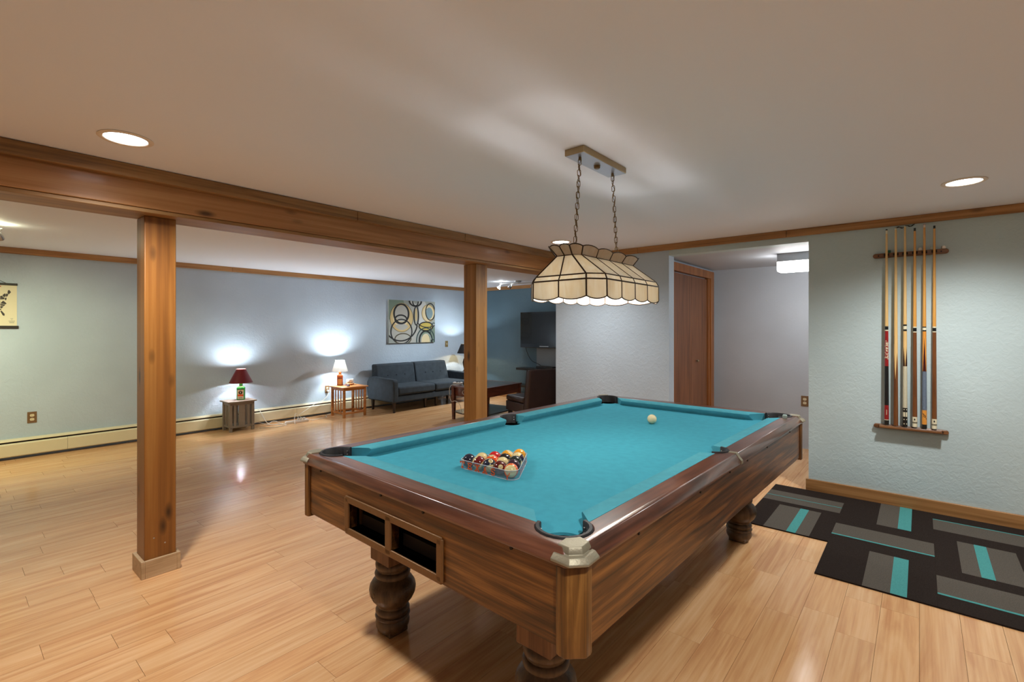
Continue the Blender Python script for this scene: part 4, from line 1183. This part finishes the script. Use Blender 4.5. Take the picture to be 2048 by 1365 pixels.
# ------------------------------------------------------------------ abstract canvas
cv = thing('canvas_painting', 'square abstract painting of overlapping dark and tan rings', 'painting', (XL, 0, 0))
CY0, CY1, CZ0, CZ1 = 5.04, 6.085, 1.07, 1.835
bx(0.001, 0.036, CY0, CY1, CZ0, CZ1).build('canvas', [mat('canvas_ground', (158, 164, 158), 0.8, var=0.14, vscale=6)], parent=cv, bevel=0.002)
def clip(poly):
    for ax, lim, sg in ((0, CY0 + .004, 1), (0, CY1 - .004, -1), (1, CZ0 + .004, 1), (1, CZ1 - .004, -1)):
        out = []
        for i in range(len(poly)):
            a, b_ = poly[i - 1], poly[i]
            ia, ib = sg * (a[ax] - lim) >= 0, sg * (b_[ax] - lim) >= 0
            if ia != ib:
                t_ = (lim - a[ax]) / (b_[ax] - a[ax]); out.append((a[0] + (b_[0] - a[0]) * t_, a[1] + (b_[1] - a[1]) * t_))
            if ib: out.append(b_)
        poly = out
        if len(poly) < 3: return []
    return poly
def cpt(px, py): return CY0 + (px - 190) / (1325 - 190) * (CY1 - CY0), CZ1 - (py - 125) / (1185 - 125) * (CZ1 - CZ0)
PAINT = {'dark': (34, 34, 34), 'teal': (48, 70, 72), 'tan': (206, 182, 128), 'cream': (222, 206, 164), 'grey': (178, 178, 170), 'blue': (126, 150, 156), 'olive': (70, 62, 40), 'yellow': (200, 180, 90), 'sage': (120, 140, 124), 'white': (206, 208, 204)}
lev = [0.0362]
def ring(cx, cy, rx, ry, wd, colr, a0=0, a1=360, name='painted_ring'):
    mb = MB(); n = max(10, int(48 * (a1 - a0) / 360)); x = XL * 0 + lev[0]
    for i in range(n):
        t0, t1 = D2R(a0 + (a1 - a0) * i / n), D2R(a0 + (a1 - a0) * (i + 1) / n)
        Pq = []
        for (t_, k_) in ((t0, 1), (t1, 1), (t1, -1), (t0, -1)):
            Pq.append(cpt(cx + (rx + k_ * wd / 2) * math.cos(t_), cy - (ry + k_ * wd / 2) * math.sin(t_)))
        Pq = clip(Pq)
        if Pq: mb.add([(x, a, b_) for a, b_ in Pq], [tuple(range(len(Pq)))])
    lev[0] += 0.00005
    if mb.v: mb.build(name, mat('pigment_' + colr, PAINT[colr], 0.75), parent=cv)
def blob(cx, cy, rx, ry, colr): ring(cx, cy, rx / 2, ry / 2, min(rx, ry) * 0.999 if abs(rx - ry) < 1 else min(rx, ry) * 0.999, colr, name='painted_patch') if abs(rx - ry) < 1 else ring_fill(cx, cy, rx, ry, colr)
def ring_fill(cx, cy, rx, ry, colr):
    Pq = clip([cpt(cx + rx * math.cos(2 * PI * i / 40), cy + ry * math.sin(2 * PI * i / 40)) for i in range(40)])
    if Pq: MB().add([(lev[0], a, b_) for a, b_ in Pq], [tuple(range(len(Pq)))]).build('painted_patch', mat('pigment_' + colr, PAINT[colr], 0.75), parent=cv)
    lev[0] += 0.00005
ring_fill(300, 300, 260, 330, 'sage'); ring_fill(760, 700, 150, 560, 'grey'); ring_fill(1010, 480, 120, 380, 'white'); ring_fill(1180, 980, 200, 260, 'sage')
ring_fill(490, 540, 250, 345, 'tan'); ring_fill(470, 520, 190, 270, 'cream'); ring_fill(490, 440, 160, 215, 'grey')
ring_fill(480, 960, 230, 260, 'grey'); ring(490, 560, 245, 330, 55, 'tan'); ring(488, 560, 272, 350, 10, 'olive')
ring(480, 460, 172, 235, 42, 'dark'); ring(470, 600, 138, 105, 36, 'dark'); ring(485, 900, 248, 300, 30, 'dark'); ring(520, 1080, 190, 130, 24, 'olive')
ring(470, 660, 400, 470, 34, 'dark', 200, 350); ring(840, 500, 55, 235, 36, 'dark'); ring_fill(838, 480, 26, 165, 'tan')
ring(820, 130, 150, 130, 36, 'dark', 180, 360); ring(820, 130, 105, 85, 26, 'white', 180, 360); ring(820, 140, 70, 110, 30, 'dark', 180, 360)
ring_fill(1150, 430, 150, 210, 'cream'); ring_fill(1170, 430, 95, 150, 'blue'); ring(1150, 430, 160, 212, 26, 'tan'); ring(1150, 430, 172, 226, 8, 'olive'); ring(1200, 390, 120, 215, 26, 'dark'); 
ring_fill(1090, 770, 165, 100, 'yellow'); ring(1090, 770, 178, 110, 30, 'dark'); ring(1130, 640, 260, 155, 24, 'dark', 190, 350)
ring(1080, 1130, 232, 320, 26, 'teal'); ring(1080, 1130, 160, 240, 40, 'dark'); ring_fill(1080, 1150, 110, 195, 'cream'); ring(1120, 1120, 100, 160, 14, 'white', 0, 140)
ring(1290, 900, 90, 220, 24, 'teal')

# ------------------------------------------------------------------ side tables
def slat_table(name, loc, w_, d_, h_, m, label, slats_wide=False, rot=0.0):
    # w_ along Y, d_ along X ; local origin at centre
    t = thing(name, label, 'side table', loc, rot)
    bx(-d_ / 2 - 0.02, d_ / 2 + 0.02, -w_ / 2 - 0.025, w_ / 2 + 0.025, h_ - 0.018, h_).build('top', m, parent=t, bevel=0.003)
    q = 0.016
    for sx in (-1, 1):
        for sy in (-1, 1):
            x, y = sx * (d_ / 2 - q), sy * (w_ / 2 - q)
            bx(x - q, x + q, y - q, y + q, 0, h_ - 0.0185).build('leg', m, parent=t, bevel=0.002)
            if sx > 0 and slats_wide:
                for z in (h_ - 0.04, 0.05): MB().lathe([(0.005, 0), (0.005, 0.002)], 8).build('screw', M_BLACK, parent=t, loc=(x + q, y, z), rot=(0, PI / 2, 0))
    i2 = 2 * q
    for s in (-1, 1):
        x = s * (d_ / 2 - q)
        bx(x - 0.008, x + 0.008, -w_ / 2 + i2, w_ / 2 - i2, h_ - 0.055, h_ - 0.0185).build('apron', m, parent=t)
        bx(x - 0.008, x + 0.008, -w_ / 2 + i2, w_ / 2 - i2, 0.05, 0.075).build('stretcher', m, parent=t)
        y = s * (w_ / 2 - q)
        bx(-d_ / 2 + i2, d_ / 2 - i2, y - 0.008, y + 0.008, h_ - 0.055, h_ - 0.0185).build('apron', m, parent=t)
        bx(-d_ / 2 + i2, d_ / 2 - i2, y - 0.008, y + 0.008, 0.05, 0.075).build('stretcher', m, parent=t)
        n = 3
        for k in range(n):
            xx = -d_ / 2 + i2 + (d_ - 2 * i2) * (k + 1) / (n + 1); wd = 0.010
            bx(xx - wd, xx + wd, y - 0.005, y + 0.005, 0.075, h_ - 0.055).build('slat', m, parent=t)
        if slats_wide:
            for yy, wd in ((-w_ / 2 + 0.068, 0.014), (0.0, 0.037), (w_ / 2 - 0.068, 0.014)):
                bx(x - 0.005, x + 0.005, yy - wd, yy + wd, 0.075, h_ - 0.055).build('slat', m, parent=t)
    if slats_wide:
        bx(-d_ / 2 + 0.01, d_ / 2 - 0.01, -w_ / 2 + 0.01, w_ / 2 - 0.01, 0.062, 0.074).build('shelf', m, parent=t)
    return t
M_GREYP = mat('grey_paint_wood', (142, 130, 116), 0.55, var=0.05, vscale=20)
M_HONEY = wood('honey_wood', (164, 98, 40), (194, 124, 58), (210, 144, 76), 'y', 22, 12, 0.35, coat=0.2)
slat_table('side_table', (-6.845, 2.545, 0), 0.30, 0.25, 0.392, M_GREYP, 'grey painted slatted side table under the red-shaded lamp', True)
slat_table('side_table', (-6.69, 4.055, 0), 0.38, 0.36, 0.455, M_HONEY, 'honey wood slatted side table under the white-shaded lamp')
slat_table('side_table', (-6.68, 6.55, 0), 0.40, 0.42, 0.487, M_HONEY, 'honey wood side table at the far end of the sofa')

# ------------------------------------------------------------------ table lamps
def frustum_shade(t, z0, z1, r0, r1, m):
    MB().lathe([(r0, z0), (r1, z1), (r1 - 0.002, z1), (r0 - 0.002, z0), (r0, z0)], 40, cap=False).build('lamp_shade', m, parent=t, smooth=40)
    MB().tube([(r1 * 0.98 * math.cos(a), r1 * 0.98 * math.sin(a), z1 - 0.004) for a in [2 * PI * k / 24 for k in range(24)]], 0.0016, 5, closed=True).build('shade_ring', M_BRASS, parent=t)
def bottle(t, w_, d_, h_, neck, m, rot=0.0):
    r = 0.012
    def rr(s): return [(x, y) for x, y in rrect(-w_ / 2 * s, w_ / 2 * s, -d_ / 2 * s, d_ / 2 * s, r * s, 4)]
    rings = []
    for s, z in ((0.94, 0.001), (1, 0.01), (1, h_ * 0.70), (0.94, h_ * 0.755), (0.7, h_ * 0.81), (0.36, h_ * 0.86)):
        rings.append([(x, y, z) for x, y in rr(s)])
    rings.append([(x * 0.3 * 0.045 / w_ * 3, y * 0.3 * 0.045 / d_ * 3, h_ * 0.9) for x, y in rr(1)])
    rings.append([(x * 0.3 * 0.04 / w_ * 3, y * 0.3 * 0.04 / d_ * 3, h_) for x, y in rr(1)])
    return MB().loft(rings).build('bottle', m, parent=t, smooth=50)
def glassy(name, rgb, estr=0.0):
    return mat(name, rgb, 0.12, coat=0.6)
# red lamp on a green bottle
l1 = thing('table_lamp', 'red-shaded table lamp made from a square green bottle', 'table lamp', (-6.84, 2.575, 0.3925), D2R(-32))
bt = bottle(l1, 0.062, 0.096, 0.215, 0.02, glassy('green_glass', (58, 178, 84)))
M_LAB = mat('label_cream', (232, 226, 200), 0.6)
xf_ = 0.0312
bx(xf_, xf_ + 0.0008, -0.036, 0.036, 0.012, 0.142).build('label', M_LAB, parent=bt)
bx(xf_ + 0.0008, xf_ + 0.0012, -0.036, 0.036, 0.132, 0.142).build('label_band', mat('label_green', (40, 96, 50), 0.6), parent=bt)
MB().lathe([(0.026, 0), (0.026, 0.0006)], 24).build('label_disc', mat('label_ring', (196, 160, 60), 0.5), parent=bt, loc=(xf_ + 0.0008, 0, 0.098), rot=(0, PI / 2, 0))
MB().lathe([(0.022, 0), (0.022, 0.0006)], 24).build('label_disc', mat('label_dark', (42, 30, 22), 0.6), parent=bt, loc=(xf_ + 0.0013, 0, 0.098), rot=(0, PI / 2, 0))
hd_ = MB()   # stag-head emblem: muzzle and two antlers
for P in ([(0, .082), (.006, .098), (.003, .106), (-.003, .106), (-.006, .098)], [(.003, .104), (.012, .11), (.014, .119), (.010, .112), (.002, .107)], [(-.003, .104), (-.012, .11), (-.014, .119), (-.010, .112), (-.002, .107)]):
    hd_.loft([[(xf_ + 0.0019, y, z) for y, z in P], [(xf_ + 0.0023, y, z) for y, z in P]])
hd_.build('emblem', M_LAB, parent=bt)
bx(xf_ + 0.0008, xf_ + 0.0014, -0.034, 0.034, 0.048, 0.072).build('label_band', M_ORANGE, parent=bt)
for z in (0.02, 0.028, 0.036): bx(xf_ + 0.0008, xf_ + 0.0012, -0.024, 0.024, z, z + 0.003).build('caption_line', mat('label_text', (90, 84, 60), 0.6), parent=bt)
MB().tube([(0, 0, 0.215), (0, 0, 0.30)], 0.008, 10).build('stem', M_BRASS, parent=l1)
frustum_shade(l1, 0.225, 0.405, 0.142, 0.056, translucent('red_shade', (116, 16, 24), 0.12, 0.5))
MB().sphere(0.028, (0, 0, 0.325), 14, 9).build('bulb', glow('cool_bulb', C_COOL, 25.0), parent=l1, smooth=180)
point_light('lamp_light', (0, 0, 0.383), P_TABLE * 0.75, C_COOL, 0.02, l1)
point_light('lamp_light', (0, 0, 0.268), P_TABLE * 0.8, C_COOL, 0.012, l1)
# white lamp on an amber bottle
l2 = thing('table_lamp', 'white-shaded glowing table lamp on a square amber bottle', 'table lamp', (-6.835, 3.995, 0.4555), D2R(-32))
bt = bottle(l2, 0.06, 0.085, 0.205, 0.02, glassy('amber_glass', (176, 84, 36)))
bx(0.0302, 0.031, -0.026, 0.026, 0.012, 0.098).build('label', mat('label_tan', (216, 176, 120), 0.6), parent=bt)
bx(0.0302, 0.0316, -0.033, 0.033, 0.1, 0.118).build('label_band', mat('label_brown', (110, 44, 22), 0.6), parent=bt)
MB().tube([(0, 0, 0.205), (0, 0, 0.29)], 0.008, 10).build('stem', M_BRASS, parent=l2)
frustum_shade(l2, 0.215, 0.385, 0.118, 0.068, translucent('white_shade', (253, 252, 248), 0.8, 0.5))
MB().sphere(0.028, (0, 0, 0.30), 14, 9).build('bulb', glow('cool_bulb', C_COOL, 25.0), parent=l2, smooth=180)
point_light('lamp_light', (0, 0, 0.345), P_TABLE * 1.7, C_COOL, 0.025, l2)
point_light('lamp_light', (0, 0, 0.25), P_TABLE * 1.0, C_COOL, 0.014, l2)
# far lamp with dark shade
l3 = thing('table_lamp', 'black-shaded table lamp mostly hidden behind the far post', 'table lamp', (-6.72, 6.56, 0.4875), 0)
MB().lathe([(0.07, 0.0), (0.07, 0.012), (0.03, 0.03), (0.02, 0.06), (0.035, 0.13), (0.045, 0.19), (0.03, 0.25), (0.012, 0.28), (0.012, 0.36)], 24).build('base', mat('lamp_bronze', (52, 38, 28), 0.4, metal=0.5), parent=l3, smooth=40)
frustum_shade(l3, 0.365, 0.545, 0.15, 0.075, mat('black_shade', (26, 22, 22), 0.8))
MB().sphere(0.028, (0, 0, 0.44), 14, 9).build('bulb', glow('warm_bulb', C_WARM, 25.0), parent=l3, smooth=180)
point_light('lamp_light', (0, 0, 0.50), P_TABLE * 0.7, C_COOL, 0.012, l3)
point_light('lamp_light', (0, 0, 0.40), P_TABLE * 0.22, C_WARM, 0.012, l3)

# ------------------------------------------------------------------ small things on the honey table
jr = thing('candle_jar', 'squat white candle jar with amber side on the honey side table', 'jar', (-6.76, 4.12, 0.4555))
MB().lathe([(0.05, 0.028), (0.052, 0.034), (0.052, 0.085), (0.049, 0.09), (0.046, 0.088), (0.046, 0.04)], 24).build('jar', mat('jar_white', (232, 226, 216), 0.3), parent=jr, smooth=40)
MB().lathe([(0.053, 0.046), (0.053, 0.052)], 24).build('jar_band', mat('jar_amber', (206, 140, 84), 0.4), parent=jr, smooth=40)
MB().lathe([(0.03, 0.0), (0.062, 0.012), (0.072, 0.024), (0.07, 0.026), (0.05, 0.0275)], 24).build('saucer', mat('jar_amber2', (214, 150, 92), 0.35), parent=jr, smooth=40)
ph = thing('remote_control', 'flat dark blue remote control lying beside the amber bottle', 'remote control', (-6.66, 4.02, 0.4555), D2R(70))
bx(-0.02, 0.02, -0.07, 0.07, 0, 0.014).build('body', mat('remote_blue', (44, 50, 84), 0.4), parent=ph, bevel=0.004)
for k in range(4): bx(-0.008, 0.008, -0.05 + k * 0.028, -0.036 + k * 0.028, 0.0135, 0.0155).build('button', M_CGRY, parent=ph)

# ------------------------------------------------------------------ power strip and cords
ps = thing('power_strip', 'white power strip with plugs on the floor by the heater', 'power strip', (-6.73, 3.27, 0), D2R(-4))
bx(-0.022, 0.022, -0.16, 0.16, 0.001, 0.034).build('body', M_WHITE, parent=ps, bevel=0.005)
for y in (0.02, 0.06, 0.1): bx(-0.013, 0.013, y - 0.013, y + 0.013, 0.034, 0.062).build('plug', M_WHITE, parent=ps, bevel=0.004)
M_CORD = mat('white_cord', (226, 220, 206), 0.5)
def cord(pts, label, r=0.0042, m=M_CORD, name='power_cable'):
    o = MB().tube(smoothpath(pts, 6), r, 7).build(name, m, smooth=80)
    return tag(o, label, 'cord')
cord([(-6.99, 2.845, 0.212), (-6.97, 2.86, 0.205), (-6.93, 2.88, 0.14), (-6.88, 2.91, 0.05), (-6.84, 2.95, 0.006), (-6.8, 3.02, 0.005), (-6.755, 3.1, 0.01)], 'white cord rising over the heater near the grey table')
cord([(-6.9, 2.66, 0.005), (-6.86, 2.78, 0.06), (-6.83, 2.86, 0.03), (-6.78, 2.98, 0.005), (-6.74, 3.08, 0.005), (-6.76, 3.17, 0.03)], 'white cord running from under the grey table')
cord([(-6.84, 2.9, 0.005), (-6.82, 2.99, 0.05), (-6.76, 3.08, 0.005), (-6.66, 3.09, 0.005), (-6.62, 2.98, 0.005), (-6.66, 2.86, 0.005), (-6.72, 2.76, 0.005)], 'white cord looping on the floor before the power strip')
cord([(-6.62, 3.19, 0.005), (-6.68, 3.21, 0.05), (-6.74, 3.25, 0.12), (-6.76, 3.29, 0.11), (-6.735, 3.29, 0.062)], 'stiff white cord arching above the power strip')
cord([(-6.735, 3.33, 0.062), (-6.76, 3.32, 0.10), (-6.82, 3.42, 0.13), (-6.9, 3.56, 0.17), (-6.96, 3.68, 0.205), (-6.99, 3.8, 0.23), (-7.02, 3.9, 0.3), (-7.045, 3.915, 0.355)], 'white cord climbing from the power strip to the outlet')
cord([(-6.73, 3.37, 0.062), (-6.72, 3.42, 0.03), (-6.72, 3.5, 0.005), (-6.75, 3.62, 0.005), (-6.78, 3.74, 0.006), (-6.9, 3.8, 0.01), (-6.97, 3.95, 0.012), (-6.95, 4.3, 0.006)], 'white cord trailing from the power strip towards the honey table')

# ------------------------------------------------------------------ sofa
M_SOFA = mat('sofa_fabric', (64, 72, 79), 0.95, bump=0.3, bscale=260, var=0.12, vscale=14, spec=0.2)
M_DLEG = wood('sofa_leg_wood', (34, 22, 16), (52, 36, 26), (66, 48, 34), 'z', 20, 8, 0.4)
sf_ = thing('sofa', 'charcoal grey two-seat fabric sofa with button-tufted back', 'sofa', (-6.62, 5.43, 0))
Lh, Dx0, Dx1 = 0.875, -0.32, 0.36
bx(Dx0 + 0.02, Dx1 - 0.02, -Lh + 0.09, Lh - 0.09, 0.165, 0.265).build('base', M_SOFA, parent=sf_, bevel=0.015, seg=3)
for s in (-1, 1):
    y0, y1 = (-Lh + 0.105, -0.004) if s < 0 else (0.004, Lh - 0.105)
    sc0 = MB()
    sc0.box(Dx0 + 0.16, Dx1, y0, y1, 0.272, 0.405)
    sc0.build('seat_cushion', M_SOFA, parent=sf_, bevel=0.035, seg=4)
    # raked back with slightly outward top corners
    c = MB()
    yo = -Lh + 0.075 if s < 0 else Lh - 0.075
    yi = -0.004 if s < 0 else 0.004
    yt = yo + (0.015 if s < 0 else -0.06)
    R0 = [(Dx0, yi, 0.24), (Dx0 + 0.19, yi, 0.24), (Dx0 + 0.19, yo, 0.24), (Dx0, yo, 0.24)]
    R1 = [(Dx0 - 0.045, yi, 0.735), (Dx0 + 0.10, yi, 0.735), (Dx0 + 0.10, yt, 0.735), (Dx0 - 0.045, yt, 0.735)]
    c.loft([R0, R1])
    bk = c.build('back_cushion', M_SOFA, parent=sf_, bevel=0.03, seg=4)
    for k in range(3):
        y = yi + (yo - yi) * (0.28 + 0.22 * k)
        MB().sphere(0.011, (Dx0 + 0.138, y, 0.545), 10, 8, (0.5, 1, 1)).build('button', mat('button_dark', (40, 46, 52), 0.9), parent=bk)
    ya, yb = (-Lh, -Lh + 0.1) if s < 0 else (Lh - 0.1, Lh)
    prof = [(Dx0 + 0.0, 0.17), (Dx1 + 0.01, 0.165), (Dx1 + 0.02, 0.30), (Dx1 + 0.015, 0.50), (Dx1 - 0.02, 0.53), (Dx0 + 0.1, 0.545), (Dx0 + 0.02, 0.53), (Dx0 - 0.035, 0.46), (Dx0 - 0.045, 0.34)]
    MB().loft([[(x, y, z) for x, z in prof] for y in (ya, yb)]).build('arm', M_SOFA, parent=sf_, bevel=0.025, seg=4)
    for x, yy in ((Dx1 - 0.05, s * (Lh - 0.06)), (Dx0 + 0.06, s * (Lh - 0.06)), (Dx1 - 0.14, s * 0.12)):
        MB().loft([[(x - q, yy - q, z), (x + q, yy - q, z), (x + q, yy + q, z), (x - q, yy + q, z)] for q, z in ((0.014, 0), (0.022, 0.168))]).build('leg', M_DLEG, parent=sf_, bevel=0.002)

# ------------------------------------------------------------------ coffee table
M_CHERRY = wood('cherry_wood', (66, 26, 14), (96, 44, 26), (118, 60, 38), 'y', 18, 10, 0.3, coat=0.4)
ct = thing('coffee_table', 'dark cherry coffee table with bowed end drawer and lower shelf', 'coffee table', (-4.965, 5.32, 0), D2R(5))
hx2, y0c, y1c = 0.325, -0.42, 0.42
bow = [(-hx2 + 2 * hx2 * i / 12, y0c - 0.11 * math.sin(PI * i / 12)) for i in range(13)]
topP = bow + [(hx2, y1c), (-hx2, y1c)]
MB().prism([(x * 1.03, y * 1.02) for x, y in topP], 0.478, 0.50).build('top', M_CHERRY, parent=ct, bevel=0.004)
MB().prism([(x * 0.8, y * 0.82) for x, y in topP], 0.4998, 0.5015).build('inlay_panel', mat('table_inlay', (58, 56, 52), 0.3, coat=0.4), parent=ct)
n = len(bow)
apr = MB(); apr.loft([[(x * 0.95, y + 0.02, z) for x, y in bow] + [(x * 0.95, y + 0.05, z) for x, y in reversed(bow)] for z in (0.36, 0.477)])
dr = apr.build('drawer_front', M_CHERRY, parent=ct)
MB().tube([(0.0 + 0.028 * math.cos(a), y0c - 0.112 - 0.004, 0.425 + 0.028 * math.sin(a)) for a in [2 * PI * k / 16 for k in range(16)]], 0.005, 6, closed=True).build('ring_pull', M_STEEL, parent=dr)
for s in (-1, 1):
    bx(s * hx2 - 0.012 - s * 0.02, s * hx2 + 0.012 - s * 0.02, y0c + 0.03, y1c - 0.03, 0.36, 0.477).build('apron', M_CHERRY, parent=ct)
    for y in (y0c + 0.0, y1c - 0.03):
        x = s * (hx2 - 0.025)
        MB().loft([[(x - q, y - q, z), (x + q, y - q, z), (x + q, y + q, z), (x - q, y + q, z)] for q, z in ((0.018, 0), (0.026, 0.36), (0.026, 0.477))]).build('leg', M_CHERRY, parent=ct, bevel=0.003)
bx(-hx2 + 0.03, hx2 - 0.03, y1c - 0.04, y1c - 0.02, 0.36, 0.477).build('apron', M_CHERRY, parent=ct)
MB().prism([(x * 0.97, y * 0.97) for x, y in topP], 0.105, 0.122).build('lower_shelf', mat('shelf_dark', (62, 58, 48), 0.35, coat=0.3), parent=ct)
gp = thing('game_controller', 'white game controller on the bowed end of the coffee table', 'controller', (-5.2, 4.95, 0.5018), 0.3)
MB().box(-0.05, 0.05, -0.03, 0.03, 0.006, 0.034).build('body', M_WHITE, parent=gp, bevel=0.012, seg=3)
for s in (-1, 1):
    MB().sphere(0.026, (s * 0.055, -0.025, 0.026), 12, 8, (1, 1.4, 0.7)).build('grip', M_WHITE, parent=gp, smooth=180)
    MB().lathe([(0.006, 0.034), (0.006, 0.044), (0.009, 0.046), (0.008, 0.049)], 10, (s * 0.022, -0.008)).build('thumb_stick', M_BLACK, parent=gp)
bxk = thing('black_box', 'flat black media box on the coffee table top', 'media box', (-5.02, 5.05, 0.5018), 0.2)
bx(-0.11, 0.11, -0.08, 0.08, 0.004, 0.036).build('case', mat('box_black', (24, 24, 26), 0.35), parent=bxk, bevel=0.003)
for s in (-1, 1): bx(s * 0.09 - 0.01, s * 0.09 + 0.01, -0.07, 0.07, 0, 0.005).build('foot', M_BLACK, parent=bxk)
cord([(-5.2, 4.91, 0.51), (-5.22, 4.8, 0.49), (-5.2, 4.77, 0.36), (-5.15, 4.76, 0.28), (-5.05, 4.74, 0.30), (-4.97, 4.755, 0.25), (-4.95, 4.78, 0.13), (-4.96, 4.9, 0.128)], 'pale controller cable hanging off the coffee table end', 0.0035)

# ------------------------------------------------------------------ slipper chair
M_LEATH = mat('brown_leather', (58, 40, 34), 0.34, bump=0.15, bscale=160, var=0.1, vscale=10)
f = Vector((-0.95, 0.3)).normalized()
ang = math.atan2(f.y, f.x)            # chair local +X = front
chr_ = thing('slipper_chair', 'dark brown leather armless chair turned towards the television', 'chair', (-4.10, 5.26, 0), ang)
# local: front +X, sides +-Y
bx(-0.23, 0.27, -0.235, 0.235, 0.2, 0.33).build('seat_base', M_LEATH, parent=chr_, bevel=0.012, seg=3)
cs = MB(); cs.box(-0.17, 0.275, -0.235, 0.235, 0.331, 0.412)
cs.build('seat_cushion', M_LEATH, parent=chr_, bevel=0.03, seg=4)
R0 = [(-0.27, -0.24, 0.2), (-0.165, -0.24, 0.2), (-0.165, 0.24, 0.2), (-0.27, 0.24, 0.2)]
R1 = [(-0.33, -0.235, 0.79), (-0.255, -0.235, 0.79), (-0.255, 0.235, 0.79), (-0.33, 0.235, 0.79)]
bk = MB().loft([R0, R1]).build('backrest', M_LEATH, parent=chr_, bevel=0.02, seg=4)
for s in (-1, 1): MB().tube([(-0.2595 , s * 0.236, 0.78), (-0.1705, s * 0.2405, 0.22)], 0.004, 6).build('piping', M_LEATH, parent=bk)
for x, y in ((0.22, 0.19), (0.22, -0.19), (-0.2, 0.19), (-0.2, -0.19)):
    MB().loft([[(x - q, y - q, z), (x + q, y - q, z), (x + q, y + q, z), (x - q, y + q, z)] for q, z in ((0.016, 0), (0.024, 0.2))]).build('leg', M_DLEG, parent=chr_)

# ------------------------------------------------------------------ television, shelves
YP = YB - 0.05
tvt = thing('television', 'black flat-screen television mounted on the blue wall', 'television', (-5.2, YP, 0))
bx(-0.55, 0.56, -0.085, -0.035, 0.975, 1.635).build('bezel', mat('tv_gloss', (14, 14, 16), 0.15, coat=0.5), parent=tvt, bevel=0.006)
bx(-0.525, 0.525, -0.0862, -0.0849, 1.045, 1.605).build('screen', mat('tv_screen', (13, 14, 16), 0.25, coat=0.2), parent=tvt)
bx(-0.18, 0.18, -0.035, 0.0495, 1.15, 1.45).build('wall_bracket', M_BLACK, parent=tvt)
bx(-0.1, 0.1, -0.0875, -0.0848, 0.998, 1.012).build('maker_plate', M_STEEL, parent=tvt)
for s in range(5): bx(0.2 + s * 0.03, 0.215 + s * 0.03, -0.087, -0.0848, 1.0, 1.006).build('button', M_CGRY, parent=tvt)
cord([(-5.66, YP - 0.03, 0.98), (-5.655, YP - 0.02, 0.92), (-5.6, YP - 0.012, 0.8), (-5.52, YP - 0.01, 0.72), (-5.43, YP - 0.01, 0.69), (-5.35, YP - 0.008, 0.66), (-5.3, YP - 0.02, 0.625)], 'thin dark cable sagging from the television to the shelf', 0.005, M_BLACK)
for z, x0, label in ((0.585, -5.73, 'dark floating shelf under the television'), (0.27, -5.82, 'lower dark floating shelf behind the coffee table')):
    t = thing('floating_shelf', label, 'shelf', (-5.2, YB - 0.05, z))
    bx(x0 + 5.2, 0.55, -0.24, -0.0005, -0.02, 0.02).build('board', mat('shelf_black', (42, 42, 42), 0.45), parent=t, bevel=0.003)
    for x in (-0.3, 0.3): bx(x - 0.01, x + 0.01, -0.2, -0.0005, -0.05, -0.0205).build('bracket', M_BLACK, parent=t)
md = thing('media_player', 'low dark media player on the shelf under the television', 'media player', (-5.1, YP - 0.13, 0.6055))
bx(-0.18, 0.18, -0.09, 0.09, 0.004, 0.05).build('case', mat('player_dark', (40, 40, 42), 0.35), parent=md, bevel=0.003)
bx(-0.12, 0.0, -0.0912, -0.0895, 0.022, 0.034).build('display', M_BLACK, parent=md)
for s in (-1, 1): bx(s * 0.15 - 0.01, s * 0.15 + 0.01, -0.08, 0.08, 0, 0.005).build('foot', M_BLACK, parent=md)
